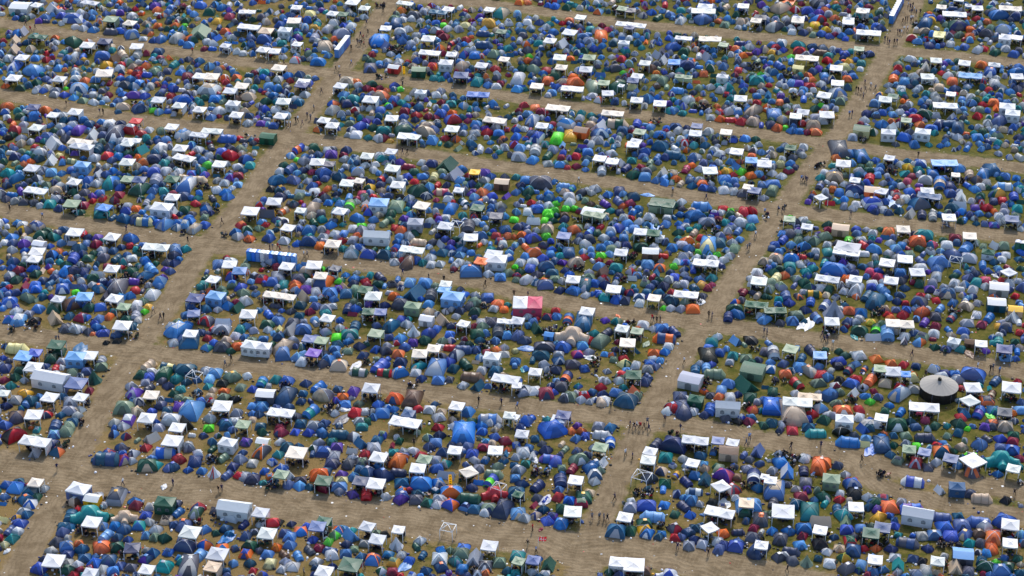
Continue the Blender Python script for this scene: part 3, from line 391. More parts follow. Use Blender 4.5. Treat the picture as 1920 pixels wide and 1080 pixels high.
DATA[2, 1] = """
d45 150 110w t175 90 100gw2 d140 180 95b d60 60 90s t270 130 110f1 d370 120 60m d255 195 80g d345 205 85b d400 165 60h c400 60 80 d480 120 80r d500 70 60c d570 90 80b d565 145 85c d485 195 75m d540 230 55b d400 215 50r g910 25 105w g660 130 115w g755 150 115w a830 180 80w t660 260 80w2 d750 100 90w d680 80 60h d900 150 75q d1000 85 90b d1115 60 130c t1095 140 95b1 d985 120 80i d1150 130 80n t1200 120 150c0 d1360 130 85b t1040 170 85h1 t860 220 110n1 d965 205 80m d910 280 110f d985 300 90b d1010 235 80e d1070 325 80b d1135 345 75b a1130 260 100g d1235 290 80o d1215 240 60t t1260 345 85t1 d1340 300 75n t1345 290 90b3 d1350 185 70o t1310 225 100pm1 g1490 220 115w c1480 270 100 d1385 130 90g d1440 170 75i d1545 165 75w d1640 160 70b g1690 80 120w c1690 100 90 d1560 105 90w d1515 75 85w d1450 40 80c d1800 110 70o g1800 140 100s g1900 170 120w c1890 200 90 d1720 240 85l d1610 240 95y d1550 240 60o d1660 255 70r d1600 295 95b d1670 310 75b g1775 340 95w c1780 330 80 d1795 265 80o d1430 325 75o d1350 350 80c d1440 360 85b d1500 370 75n d1410 300 80w d1580 400 85w d1670 385 75w d1720 425 80e g1810 395 120n c1800 420 80 d1880 450 80g d1880 330 70b n1205 370 n1455 420 n500 290
d30 275 70q d100 300 80b d70 340 80n d30 390 75b d120 400 95f d215 335 165e t385 340 110s0 t450 370 90bq1 d520 400 85e d560 365 60w d625 370 95w d315 305 60b d395 390 80t d275 400 70b d215 425 65b d350 440 65b d430 420 85w d240 320 .. d720 410 80b t800 470 110i3 d830 400 75s d825 365 80n d910 430 90c x1020 400 90b d890 475 80p d830 495 65o d950 520 80b t700 485 100u3 d590 475 70z d740 525 70q d645 510 70f g1130 475 210f h1130 535 200hf d1275 465 80w d1275 505 65e d1260 555 75b d1030 580 95w d1165 580 75w d1155 635 85b t1440 490 160sb0 c1480 510 80 d1590 510 75r d1570 540 75w d1640 520 55l d1640 555 75f d1750 530 100r d1810 510 90r d1810 590 80s d1380 590 160b d1350 530 70t d1550 590 75m d1465 620 120g d1600 620 75q c1540 620 100 d1720 630 110w t1700 690 95b1 d1800 650 80q d1740 570 .. c1890 560 90 d1710 745 75b d1335 665 60q d1390 650 80q d1250 620 60b d1305 640 70w d1270 655 60b d1250 700 90f c1500 670 140 d1420 730 75r t1370 700 90t1 d1310 770 120o d1405 785 60o d1610 660 .. d1560 780 95c d1470 760 80w d1480 825 150bv0 d1670 820 95h d1640 870 85we d1590 905 85w d1205 810 100b d1280 785 90g d1330 820 90b d1290 870 90g d1240 910 70w d1300 910 75ub d1165 840 65ny d1060 800 75w g1460 920 210w c1450 960 190 d1385 885 80w d1500 900 95w d1215 940 60l d1400 830 60l d1540 850 60l c1560 960 60
d15 590 70l d120 540 75w a160 610 110w d75 640 80n d45 650 80n d20 600 .. d145 470 75r d190 520 110b d275 490 80w d330 470 65l d270 540 80l d320 520 70l d280 565 75l d245 600 70l d310 600 70f d400 510 65l d470 510 70l d555 515 65l d435 470 90w d395 560 70z d265 675 100t d260 720 75l d390 600 80n d385 650 75q d465 680 100o h610 600 190hw g620 560 190h c500 580 90 d500 650 60h d570 640 60w t590 700 110bs1 d580 750 100n g390 710 120i c400 760 120 d160 750 125b d240 790 80n d70 715 80o d15 720 60o d300 820 75b d165 850 120o d425 850 90n d555 785 90w d500 755 75g d360 860 65q d290 850 70b d230 900 95b d60 920 85w d155 915 85w d100 870 75b d30 860 .. d135 965 85b d380 915 75u d480 930 120tt c500 960 110 d540 880 80r d595 860 65b d665 860 70l d655 900 60r d735 855 75s d735 915 70m d745 815 80h d670 800 80b d720 780 80b d795 780 65w d860 790 80n d840 730 70b d870 625 90b d920 665 85b d955 610 75w d840 585 80w d890 575 60r d810 540 75n d740 700 70b d690 740 90w d745 680 85w d800 670 100b d640 690 70f d975 810 120f d1090 820 75w G1015 690 210wf c1010 720 200 x1070 660 140b w1110 745 70w c1020 560 40 g820 835 115w c850 870 160 d910 855 70m h1040 880 130zw d920 650 .. d780 965 110q d655 960 100s a680 1010 110z d1110 960 90oe d1020 940 100s d330 930 .. d260 960 120n d400 975 75n d430 1010 75b d190 1010 90e d60 990 80f d25 940 50l d300 1000 95c d110 1060 110w d30 1040 60h d580 1030 85h d690 1050 95rg d800 1020 75n a900 1030 80w d940 1010 70be d320 1040 75h d240 1060 75o d380 1060 80g g460 1040 120w d620 1080 90b d500 1075 90n c830 1040 80 d1105 1050 80f d1180 1050 90w d1220 1030 80b d1320 1040 80n d1410 1050 80b d1290 1080 80g d1190 990 70n d1500 1040 90q d1420 1075 70y d1500 1080 60p d1070 1075 80n d1240 1080 70g n1825 700 n1765 800 n1780 790 n1895 530 d1850 905 90t d1900 795 70n d1800 990 95w d1780 1030 65w g1860 1060 140w c1880 950 60
"""
DATA[3, 1] = """
d555 80 130e d630 100 80b d540 105 70c d730 120 120cb d720 145 75w d515 130 70o g575 170 130w c560 200 90 g918 120 100w d810 150 80b d850 190 70b d1055 150 90c d1155 165 90bw d1000 180 75w d1060 210 90y d1135 230 85q d930 205 70e d840 230 80b c930 230 110 d1100 175 70w d700 200 70f d690 230 80g d680 265 85c d770 170 60h d760 215 70f d400 245 80w d480 245 65b d370 280 80q d505 290 130t t400 350 110ei1 g405 420 110w1 c400 450 110 d490 330 70w d490 370 75o d580 330 75w d580 260 70h g660 290 100w d770 280 85r t770 300 85r2 d745 315 80b d870 320 70g d945 330 80b d1035 250 80q d1080 265 70m d1050 310 80p d660 385 145n d540 395 80b d620 400 75w d575 445 75b d665 480 80w d640 510 75w h785 420 130ot g860 375 120w d965 400 85rg t965 440 85r1 d1035 440 75w d880 460 85b d790 490 150bw d790 515 80b d870 520 70w d810 555 80n d905 545 75n x965 480 140b d1145 500 150ce d1070 505 60b a1070 580 95g t1160 590 80n2 t1240 600 75g2 d1295 560 75b g1205 375 110w d1185 310 110w d1250 260 90b g1335 160 200s d1295 200 110b d1435 215 85b t1300 345 110bt2 d1375 405 80b d1375 345 80n g1220 415 190n c1210 440 160 d1130 370 60p d1070 390 85b t1520 265 80t2 c1450 300 100 g1415 245 75w c1390 270 90 d1630 280 120b d1710 250 70s d1785 275 90b d1870 280 70b d1640 315 80g d1600 345 75w t1770 355 150sw0 d1720 360 70b d1560 370 90b d1440 375 55g d1700 220 110c d1880 330 70b t1855 430 80b2 d1770 455 75r d1730 410 120fy d1700 455 70n a1455 440 110w a1440 490 115w d1600 420 80f d1390 520 110c d1560 500 70u d1590 545 65b d1520 565 75n d1650 510 90r d1660 555 60n d1780 545 90g d1740 575 75w t1480 600 80b1 g1365 600 110w d1450 625 75f d1565 630 55c d1630 640 60i d1700 645 75bu d1740 620 75w g1840 610 120n c1830 640 90 d1880 520 90q d1870 575 80h d1905 670 60w n620 540 n1125 100 n250 280 n265 285 n280 280 n290 290 c360 180 70 c400 165 90 c100 490 60 n75 510 n110 510
g175 45 100f d270 50 75w d40 110 80t d110 130 60w d190 130 80e d260 110 70g d30 170 60b d95 180 80v d160 230 85mq d35 250 80w d105 270 85w d170 180 80b d215 200 60n d50 400 110h d40 330 110b
g155 580 100h c140 610 80 d275 595 75w g300 640 105w c300 670 80 d175 550 55l d455 640 90f d455 665 60m h550 705 145t d670 700 80b d740 665 60g d790 700 80w d850 660 55f d910 700 100o g1025 660 110w c1030 690 110 d1180 730 140q d1320 750 75f d1415 730 100m g1525 715 115w d1350 790 95w d1420 770 70n t1500 835 150b1 d85 695 80b d110 730 60n d165 700 90e d235 725 70f d300 735 65w d430 730 110h d225 650 60n d40 775 65b t120 760 110b1 d85 840 80b d350 770 100h d270 810 110b d450 785 75w d520 770 70e c530 800 60 d360 830 65w d455 840 80q t610 760 75l2 d705 750 80w c640 760 90 w605 880 210g G600 840 220w d690 830 .. d770 760 60n d835 745 60u d800 830 110b d925 775 85w d1010 790 80b d1125 770 125o d1235 790 95cp d1140 815 75f d965 810 80s d910 850 85w d1000 850 70b d1070 850 70h d1515 900 130g d1500 870 70e d1400 890 130i t1150 910 100i3 w1655 880 105fw a1710 800 80w d1620 790 60h d1790 860 80w d1760 895 80w d1890 890 70c d1290 940 160b d1280 975 100b g1040 890 130w c1030 920 110 g905 920 140w c900 950 70 g1130 985 115w c1120 1010 100 T1900 790 1 F1410 960 110w d175 905 120b t250 870 90r0 c220 840 150 d65 900 120t t430 930 100q1 d245 930 75w d300 945 .. d340 960 80q d330 930 65b d565 915 70u d620 960 90g c500 950 60 d500 1000 190b d290 990 85q d170 960 90q d90 965 80f d165 1000 100c d125 1020 85o t70 1050 125v1 d220 1040 90gh d20 910 60w d785 930 75w d850 890 .. d810 930 80q d770 1000 90p d830 985 85b d720 950 80c d910 1005 80k d1000 1005 95b d1160 965 95w d650 1000 80n d740 1020 65b d830 1040 100m G455 1040 200w c400 1070 90 d590 1040 80o g665 1040 120w g935 1050 130w c930 1070 100 w620 1080 70w d1405 1020 85f d1270 1035 95w d1560 1000 80n d1650 980 80b d1520 1040 100i d1640 1055 85p d1760 1050 75r g1820 990 130w1 d1730 960 60s x1710 1010 60w d1405 1080 90w d1240 1080 80g d1140 1080 80f d280 1080 100f d30 1080 100h d1570 1080 100q d1820 1080 85w d1880 1050 70g d1010 1060 80e d790 1075 80w d1900 960 70f d1470 970 .. d50 1000 90f
"""
DATA[0, 0] = """
h145 115 160w g265 55 100w G665 40 150w g1850 100 130w a385 110 120g x450 80 80o d430 20 60o d530 20 70o d545 175 140bw d330 160 90b d170 170 80f d690 125 75s g820 165 120h g965 190 110w c970 210 80 d1310 205 65o d1175 215 60o d1380 205 45l d1620 185 75y d1565 120 85f d895 120 70u d985 150 85w d900 255 90b d965 310 120b d540 245 70w d605 250 70w d680 260 80b t800 285 120e0 d850 110 60g d455 145 80b d505 60 60n d230 145 65w d110 155 55b d270 190 65u d130 280 85b a180 260 90g g275 290 150f c280 320 110 d415 295 60o d20 330 60r a100 340 100t a90 410 110t d560 350 150f g645 355 110w d770 350 .. g775 330 110n c770 350 90 d845 360 70t g1030 350 100w d1055 320 60w d1130 340 70b d1195 330 90bi d1320 330 110g a1490 290 190h d1300 235 60f d1680 260 75o d1695 400 65w g1685 355 90w d1820 420 60w d1525 395 65m d1550 340 80w d1410 365 75b d1100 260 80e d1095 200 70t d1160 75 80u d1280 85 70b c1330 90 100 d1250 120 70b d1390 180 70f d1500 70 90b d1660 85 80b G1860 220 180w c1850 260 130 a1880 290 70s d1735 310 75w d1890 170 70f d1720 150 75p
g155 450 110w d100 540 100bw d60 470 80w d255 460 75b d350 420 60r c350 410 80 d470 420 70q d415 340 60w d500 460 70b d560 440 75w d625 470 60y d760 450 110b a850 480 95z t910 450 120t3 t1020 450 80g2 d1200 450 60m d1200 400 90n d795 520 80y d910 510 70r d890 540 75w d970 555 45o d1035 545 70r d1090 520 75o d1035 490 60w d990 520 70t t1300 520 100q1 d1490 490 80c d1420 460 70e d240 575 160b d350 530 65w d430 540 75b d480 540 50o d560 560 80g d635 630 80o g770 570 130w c760 580 110 d1155 565 90h d1175 540 65q d1250 560 65n d1350 570 75b g90 605 120w c80 630 110 g435 610 110w g1490 590 110w g1580 595 120w c1440 620 100 d1400 600 75m g1720 700 110w d1690 640 70r d1800 690 .. g1805 665 115w d1855 630 65w d1770 610 70o d15 680 60o d265 650 80f d200 670 80c d135 695 80f d340 685 80g d410 700 75g d340 620 75i d560 610 75w d710 620 70b d585 700 130wb d490 680 40l d400 740 80w d480 740 80b d545 760 75b d615 780 80h d695 795 80w d690 730 70w d790 770 70w d700 680 75f d900 615 75b d970 625 80b d880 650 65w d930 670 90e d1060 720 65w d920 730 75b d880 780 75b d1000 740 95u d910 835 100t d1035 650 80b c1000 780 60 d1080 750 80b g1180 770 110w d1080 840 65g d1145 850 70l d1030 860 110n d1255 850 55b g1335 810 110w c1330 840 80 g1490 840 110w d1360 800 150b d1400 740 90n d1275 750 75r d1300 700 90b d1210 710 70i d1450 720 60w d1560 720 170wt d1530 760 75f d1610 770 90b d1640 870 100w d1580 910 80b w1745 850 110w d1830 860 80t g1760 890 110w d1850 960 80w d1860 760 110tt d1865 890 65n d1410 670 65w n500 800 n750 860 n775 860 n195 190 n230 240 n265 220 n1445 400 c1450 620 80
d50 835 110o d125 860 70q g240 820 100n g565 850 115w d350 855 100o g390 880 100w d460 890 80w d185 860 60w d445 850 70n d250 910 110b c250 900 120 d140 900 80f d45 905 65w d530 920 75b d620 930 90b d540 955 70w g260 980 120w c250 1010 110 d110 1010 110r d80 1045 80f d20 1000 70b d400 1010 75f d580 1020 110u d660 960 80n d760 930 70b d830 940 85w d910 960 90n d860 880 60c g1015 920 100r d970 1015 120rw d1050 1025 75r d1110 1000 75w d1205 1010 75h d850 1060 130n d650 1070 .. a680 1060 120w d495 1000 90b d450 970 75w d170 960 70g d150 1070 85g d50 1060 80k d340 1050 90i d285 1070 70u g1280 970 110w G1600 980 170w c1590 1020 100 g1485 1030 150w d1370 1060 130wb t1710 1060 150b0 d1850 960 80g d1790 1060 60r c1880 1030 80 g980 1070 150w g590 1090 200w d1240 1080 90b d770 1040 80i d1000 960 .. d1890 1060 60c
"""
DATA[1, 0] = """
d1085 110 80o G1115 40 140w d1180 150 110e d1255 115 80g g1365 105 150c g1440 85 100w c1350 130 130 c1440 125 80 g1750 85 95w d1840 145 120qt d1745 205 100y d1680 150 75u d1555 130 65n d1615 170 50m d1570 215 80v d1495 210 70s d1350 190 65b d1405 205 50l g570 115 100w g650 120 90f g720 35 120w g840 80 95w d815 150 70w d285 125 90n g300 70 90w g280 170 105w d400 135 85v d490 95 60u d175 215 80b d260 225 100h d540 255 95w d640 295 130g d60 330 110b g70 250 120t w215 295 105w d310 280 70q d310 310 80u g305 345 90w t435 320 80g2 d190 350 75q g35 405 110w g125 410 95w c90 430 120 d290 400 70w d395 430 75h d405 465 60g d285 485 80wr d460 500 110b d435 230 75y d450 215 70q d655 210 60b d710 220 80w d580 200 80w d200 400 70b d520 350 75w d505 390 95t
T635 350 2 n715 280 n740 250 n785 280 n805 300 n760 330 n775 340 n790 340 n810 350 n715 380 n840 260 n715 490 n600 535 n625 535 n630 600 n490 700 n435 830 n385 885 n410 900 n298 920 n315 915 n348 940 n238 950 n258 950 n830 190 c940 55 80 n955 100 n210 490
g165 530 120w d60 570 80q d230 600 85b d325 590 80n d440 610 65b g350 630 110w g340 655 120n d165 620 75w d90 680 80b d380 740 85w g200 780 115w c205 820 60 d70 795 90f d60 850 90b d295 770 80w d130 750 90b d320 800 80c d145 850 75w g180 890 115w d35 950 75u d130 970 75b d60 760 40r d60 710 40r d250 850 60t
d885 350 120b d870 430 60r d900 290 60m a975 385 130i c1050 400 160 g970 225 90w c950 240 90 d1050 210 90n d945 205 60b d1060 300 60n d1080 260 90w d1165 165 75w d1230 175 60w d1100 170 70w d1040 170 90h g1290 310 115w c1270 350 60 d1165 350 75g d1200 285 70w d1140 245 75w d1260 260 75b d1345 255 80w d1435 245 75w d1380 270 65m d1410 305 80m t1475 350 90nr1 d1615 290 40o t1700 280 110n0 g1840 250 90f d1350 340 .. g1300 415 175w g1465 420 90w d1640 440 85b t1710 370 140n0 d1735 415 75b d1560 350 60b d1340 490 80e d1525 490 75b d1890 390 80q g1860 460 95w g1690 510 110w d1780 440 90h d1210 480 75b d1065 495 80w d980 490 80w d920 500 70b d860 490 80f d850 550 95ei h1035 560 100rw d1175 520 75t c940 590 100 h1215 590 110fh d1320 530 80ro w1425 545 110w d1550 540 110t d1560 590 75m d1320 620 65q d1385 615 65q g1520 605 120n d1600 600 80m d1655 665 100q d1730 680 75b d1800 675 70w d1830 650 65m d1660 590 60q d1740 640 80e a1100 490 25y
g630 665 115w d690 620 110t d770 670 80w d745 630 65o d865 660 85f d740 700 .. d870 700 60r d820 690 80m d975 700 60o d1080 690 55l d930 690 70m d1045 660 75b d930 760 130to g855 770 130w c840 790 90 d725 780 110q d655 740 85s w1235 750 90w c1240 770 80 d1190 720 80g d1400 690 75g d1350 740 80w g1670 720 180b c1660 750 130 d1390 795 75m d1460 805 80q d985 805 55l d1090 795 70q d1030 780 80b d930 850 75b d860 840 70w d740 850 75rw d570 870 105g d580 810 90bo d680 810 90n d1130 820 70b d1110 865 80m d1205 895 85r d1290 900 70m d1105 905 80b g1015 905 105w d905 940 75b d820 935 80u d635 960 55q d700 950 70h g505 920 110w g560 970 110w d770 990 110b d880 990 85f d955 1010 110q d1100 985 90w d1175 1010 50o d1285 980 110t d1330 1010 90i d1470 870 75o d1475 940 130rb d1545 905 75c d1380 885 95b d1590 930 65p g1790 925 190w c1790 940 160 d1650 960 85b d1720 990 75u d1795 985 75w g1470 990 120w d1735 1030 90r d1820 1030 80b d1640 1025 80w d1620 1060 75w d1420 1060 70r d680 1050 65w d745 1050 85w d830 1070 75q d915 1080 95w d955 1070 90m d1000 1080 60y g1090 1060 110w g1170 1065 110w d1260 1035 150t d1240 1080 50s d1320 1090 90b d1110 1030 150f n1100 650 d15 1060 60r h105 1070 130f
"""
DATA[2, 0] = """
d40 60 70oy d105 50 70o d475 60 60q d410 85 75f d380 195 55r d430 180 80o d255 75 60b d320 75 75b g515 145 100w d280 205 70q d115 190 65w d140 235 70w g435 265 130w d275 320 .. g285 325 110w g830 80 100h g890 90 90e c850 110 200 t1100 165 100f1 d1190 140 80b d1270 190 90w d1435 190 150b G1440 100 190w w1450 120 120w d1270 100 70q g1740 60 100w d1720 100 90bw g1835 170 100w g1870 145 100e d1550 180 65o d1600 210 80h d1700 225 60w t1610 85 90t1 d1720 190 80t g905 190 240w g885 220 100n c880 245 90 d650 115 80so d720 245 60p d590 240 65q d650 270 95w d670 310 95o d830 285 60w d880 315 65w d770 325 60w w840 380 90w d510 230 75n d535 300 90b d575 330 90g a370 370 110w d200 350 75q d510 370 75b d540 410 80f d620 395 80b d1215 390 120b g1220 480 100bb d1305 525 125n g1290 300 140w G1490 310 180w c1400 330 110 d1680 390 75o d1740 440 65o t1720 350 100n0 g1590 350 90h c1580 385 120 d1790 380 80w d1840 415 80u d1430 420 60p a1470 470 100g d1345 480 70bo d1290 420 90f a1095 450 90g a1130 490 90w d1090 510 80e g1000 490 100w d1045 550 90z d820 470 75r d440 460 60o g360 450 110w g370 520 105w c370 550 80 g580 450 110h c590 480 100 g555 540 110w d260 550 70r d160 560 110h d80 545 90f d180 510 90n d120 480 70o d130 440 55l d835 565 60l g940 590 105w g910 620 100n c910 650 110 d780 545 100e d1080 605 65h g1290 590 140h c1290 630 60 w1580 635 95w d1440 580 65o d1440 550 40t d1700 550 70r d1870 580 60l d1840 640 110q c1820 520 130 d1590 530 80b d1490 500 75b
g185 665 110w d275 735 65w d100 690 60q d45 640 110w d35 700 85b d270 640 90o d460 605 80o d325 600 90f d390 640 75t g450 690 180w c440 730 120 d470 660 130o d340 680 80b d300 720 70b d610 700 110ht g690 640 100h d810 655 90h g820 650 60w d790 710 160f d730 790 .. g720 715 90w c700 750 110 d610 740 70w x575 755 60b g925 790 105w c910 820 90 g1100 815 110w x760 780 80q d900 740 75n d1020 780 100b d900 680 80v d1120 800 80b d1130 650 100h t1240 710 110b0 d1325 780 95w d1400 765 65o d1440 790 75t d1215 770 60q d1270 890 70q d1170 880 75q d1210 860 90b g1720 755 110w d1840 740 65b d1660 840 80w d1600 840 80e d1490 680 80w d1565 705 80w d1740 670 75b d1810 700 60m d1840 800 70r d1770 840 60b c1430 830 160 d1490 910 70w d1560 925 80o d1710 965 90r t1640 930 100r0 d1820 880 140t d1810 950 110t d1740 610 .. d1250 610 90e
g345 835 200w c330 870 160 g770 850 180w c760 880 130 d180 820 65o d105 800 75r d215 860 75m d115 890 90s d50 850 60m d450 850 60q d520 875 75q d510 915 75w d600 900 75q d590 960 75t d155 945 110wb g225 960 110w c300 1010 90 d305 955 60m d410 975 140bw d40 980 70wr d95 990 75w d1040 960 .. t790 975 180ft0 t940 960 75b2 d680 930 80b c1080 930 100 d1160 980 60b d1040 980 80b a660 1000 140w h520 1050 130oz d440 1070 105y d340 1085 110l d660 1050 130bw g960 1010 110h d830 1010 90n d190 1085 120bw d150 1040 90i d30 1060 80b d640 1080 90g g930 1080 110w g1390 960 100n g1380 1020 110w d1480 1010 90w d1250 1010 80w d1110 1040 100b d1190 1040 75w g1610 1010 105w d1750 1070 85b d1830 1070 75f d1270 1070 75w c1100 1050 80 d1310 990 70n d1230 970 80n d30 1000 70b
"""
DATA[3, 0] = """
d300 110 90b d390 60 130e d430 105 75o d100 110 160t x150 65 150o d515 75 70q d760 75 70m w720 145 100w g710 100 100w d670 150 75q d690 60 60b g610 180 100w w605 210 95w g230 170 110w w230 205 100w d60 150 70f d140 170 70w d380 190 130br d505 165 75o d360 215 75y d440 245 70y d310 245 65t d60 245 140ge d185 265 70w d270 275 80n d405 280 80b d520 260 75w d465 295 70b d560 295 75b d585 310 55b d340 285 60h d610 260 70b d700 225 70b G760 285 200w c740 310 120 x815 190 60b d850 240 80n c900 240 50 d240 225 40w c700 180 120 d1100 5 60b
T950 175 3 n1010 175 n1030 165 n1045 160 n1070 160 n1085 155 n1050 55 n1065 70 n1080 80 n1095 90 n1110 110 n1075 110 n1140 110 n1085 60 n970 255 n985 260 n1000 265 n1020 235 n1045 235 n945 335 n965 335 n895 320 n908 340 n1190 30 n1215 20 n875 310 n725 640 n770 660 n805 680 n660 690 n675 695 n695 700 n730 690 n713 735 n610 875 n630 870
g1310 65 90w g1440 10 95w g1580 75 95w G1830 80 180w c1830 105 130 G1410 125 190w c1410 150 170 d1570 165 70r d1740 150 140b d1870 160 120n d1650 190 75o d1215 140 80ob d1220 160 90b d1230 180 80y d1190 225 130n d1430 230 150nf c1120 200 90 d1300 165 75u d1180 260 90t w1290 315 95v g1290 280 100v d1130 335 75b d1050 310 90tr d1220 365 80n d1310 360 60n d1375 355 75w d1480 380 85b d1530 250 75o d1520 300 75o t1600 250 90n1 d1650 290 110e d1780 260 120bw d1585 415 95w d1630 390 70r d1710 425 85f G1840 300 180w w1780 350 100w c1880 340 110 d1850 440 90b d1890 405 70e d1440 290 80h d1790 390 75w d1670 235 70h d1345 210 70h d1610 170 60b g1510 50 60w
d110 350 100wc d30 360 75b d240 355 110q d240 410 95rm d65 380 70r d30 415 65y d115 400 65b d345 370 80n d420 380 75g t400 420 110z0 d490 385 65w d530 400 55n d175 450 65l d460 450 85q d625 405 65q g690 380 90h c700 410 90 d580 420 70b G300 455 190w c340 480 100 d450 485 80r d610 490 75y d570 480 55o d660 470 60b d705 500 75q d575 540 110v g520 530 110w c510 560 100 h230 560 95v c150 580 110 d380 545 75u d300 590 75o d335 615 60o t90 530 110b3 d20 490 50b d40 570 80c d320 670 85r d235 655 80u d190 700 65w d270 700 75b d310 730 55w d400 660 80w d430 600 70b d600 615 70o d640 595 75b d695 540 60w g530 640 110w g430 735 130w d530 740 130wb d545 790 80h d180 650 80b d90 790 65o d100 740 60u d30 780 60b c190 740 80 d145 825 65w d220 830 65w d400 810 60l d360 845 80f d480 820 70b d90 840 70f d435 835 70w d155 865 50m g270 860 110w g215 890 105w c240 900 110 g450 880 120w d500 900 60y d365 905 80g d410 935 75w d305 940 65w d190 940 80n d60 910 110b d30 970 80n d130 980 55l d65 1015 90o d170 1030 80b d240 1010 70b d360 1020 75o d345 975 110t d290 1030 70m d30 930 70f
d985 515 80h d1075 475 95w g1270 470 95w g1485 490 110w d1350 480 55b d1430 480 60f d1605 520 95o w1700 550 95wk c1810 530 90 d1890 530 90b t950 630 85o2 d910 665 75g d920 710 75w d840 730 60by d1005 690 75w d760 800 90s d1050 560 .. d1100 600 80w d1030 640 90b d1310 570 65r w1205 640 100w g1205 590 105w a1190 540 90g d1450 580 75w d1520 555 70f g1530 590 190s x1510 660 110s d1390 640 85o d1290 690 90t d1410 700 90n d1680 590 120b d1710 650 75w d1660 700 70r g1380 720 90w c1380 740 80 d1530 760 75w d1460 770 65b g890 765 115w g945 740 100f c890 790 80 d1190 730 70q d1230 700 60t d1880 590 130b g1880 590 100w d1840 640 60b d1700 800 90o d1600 850 80h g1340 810 190w c1330 840 130 d1470 850 70b d1000 865 70w d865 870 70b d940 885 65b d720 880 85n d800 850 60e d1090 860 75b d1190 810 60n d1060 810 75w d1180 900 130f d1110 925 110rm g1045 920 95h d1260 890 75w w1800 880 130w w1840 930 125w d1580 900 80r d1655 950 75w d1750 960 140i d1550 840 60w d1290 980 120n t1370 960 140n0 d1230 1000 110b a930 1000 95w h710 1040 145vf d860 970 100b d640 1060 80g w905 1070 115w c720 1060 60 d1030 1070 110b d1110 1050 75w w1165 1070 130w d1150 970 80o d1440 1010 110n d1590 980 75g d1620 1020 80f d1770 1000 80t d1430 1060 80g d1340 1050 60e d1850 980 80b d1880 840 70q d1890 1060 80n d1580 1060 80b d730 930 80w d690 950 60m d690 600 .. d1680 920 .. d1560 780 80f d1740 780 70b d1800 790 70b d1740 740 65b d1880 700 80e d1640 770 60q
"""
# ---------------------------------------------------------------- lanes (photo pixels along the centre, width in metres)
LANES = [
    ([(-8, 1150), (25, 1080), (80, 985), (128, 885), (204, 740), (284, 615), (337, 540), (362, 495), (462, 370), (510, 300), (587, 200), (640, 130), (680, 75), (735, 0), (800, -80)], 5.2),
    ([(1060, 1150), (1089, 1080), (1120, 985), (1162, 885), (1205, 795), (1250, 715), (1297, 640), (1350, 560), (1412, 470), (1500, 345), (1590, 225), (1651, 125), (1697, 37), (1715, 0), (1755, -80)], 5.0),
    ([(700, -6), (800, -1), (917, 8), (1110, 35), (1235, 50), (1490, 75), (1627, 90), (1715, 98), (1840, 110), (1920, 120), (2060, 138)], 4.3),
    ([(-120, 25), (15, 45), (150, 67), (225, 80), (325, 96), (425, 112), (505, 122), (605, 136), (640, 140), (742, 150), (805, 160), (930, 177), (1010, 190), (1160, 210), (1285, 228), (1385, 245), (1490, 260), (1540, 268), (1615, 277), (1690, 290), (1815, 302), (1920, 316), (2060, 336)], 4.2),
    ([(-120, 155), (0, 176), (75, 190), (175, 212), (275, 227), (400, 241), (505, 253), (600, 263), (705, 277), (805, 292), (930, 312), (985, 317), (1110, 336), (1260, 361), (1385, 381), (1465, 394), (1540, 402), (1665, 417), (1790, 431), (1915, 446), (2060, 465)], 4.6),
    ([(-120, 375), (0, 393), (100, 410), (200, 427), (300, 445), (400, 461), (580, 478), (680, 495), (780, 510), (905, 529), (985, 553), (1085, 572), (1210, 592), (1335, 608), (1410, 618), (1490, 632), (1615, 648), (1740, 667), (1915, 697), (2060, 720)], 4.6),
    ([(-120, 600), (0, 621), (125, 640), (225, 652), (375, 674), (555, 696), (680, 716), (805, 736), (905, 752), (1010, 765), (1135, 779), (1210, 789), (1335, 804), (1410, 822), (1490, 834), (1590, 853), (1650, 874), (1760, 894), (1860, 912), (1920, 924), (2060, 948)], 4.6),
    ([(-120, 850), (0, 872), (100, 884), (225, 902), (350, 917), (450, 929), (555, 950), (705, 966), (855, 990), (955, 1006), (1035, 1018), (1085, 1030), (1210, 1034), (1335, 1060), (1440, 1082), (1600, 1120)], 7.0),
    ([(1600, 868), (1640, 905), (1740, 938), (1840, 955), (1920, 968), (2060, 990)], 3.6),
]
def smooth_line(pts, step=1.5):
    P = [at(*p) for p in pts]; out = []
    for i in range(len(P) - 1):
        p0, p1, p2, p3 = P[max(i - 1, 0)], P[i], P[i + 1], P[min(i + 2, len(P) - 1)]
        n = max(2, int((p2 - p1).length / step))
        for k in range(n):
            t = k / n
            out.append(0.5 * ((2 * p1) + (p2 - p0) * t + (2 * p0 - 5 * p1 + 4 * p2 - p3) * t * t + (3 * p1 - p0 - 3 * p2 + p3) * t ** 3))
    out.append(P[-1]); return np.array([(p.x, p.y) for p in out])
LINES = [(smooth_line(p), w * (1.0 if k < 2 else 1.22)) for k, (p, w) in enumerate(LANES)]
def lane_dist(P):
    """distance outside the nearest lane's edge (negative inside)"""
    P = np.asarray(P, float).reshape(-1, 2); best = np.full(len(P), 1e9)
    for L, w in LINES:
        A, B = L[:-1:2], np.concatenate([L[2::2], L[-1:]])[:len(L[:-1:2])]
        for a, b in zip(A, B):
            d = b - a; l2 = max(d @ d, 1e-9)
            near = np.abs(P - (a + b) / 2).sum(1) < 40
            if not near.any(): continue
            Q = P[near]; t = np.clip(((Q - a) @ d) / l2, 0, 1); dist = np.linalg.norm(Q - a - t[:, None] * d, axis=1) - w / 2
            best[near] = np.minimum(best[near], dist)
    return best
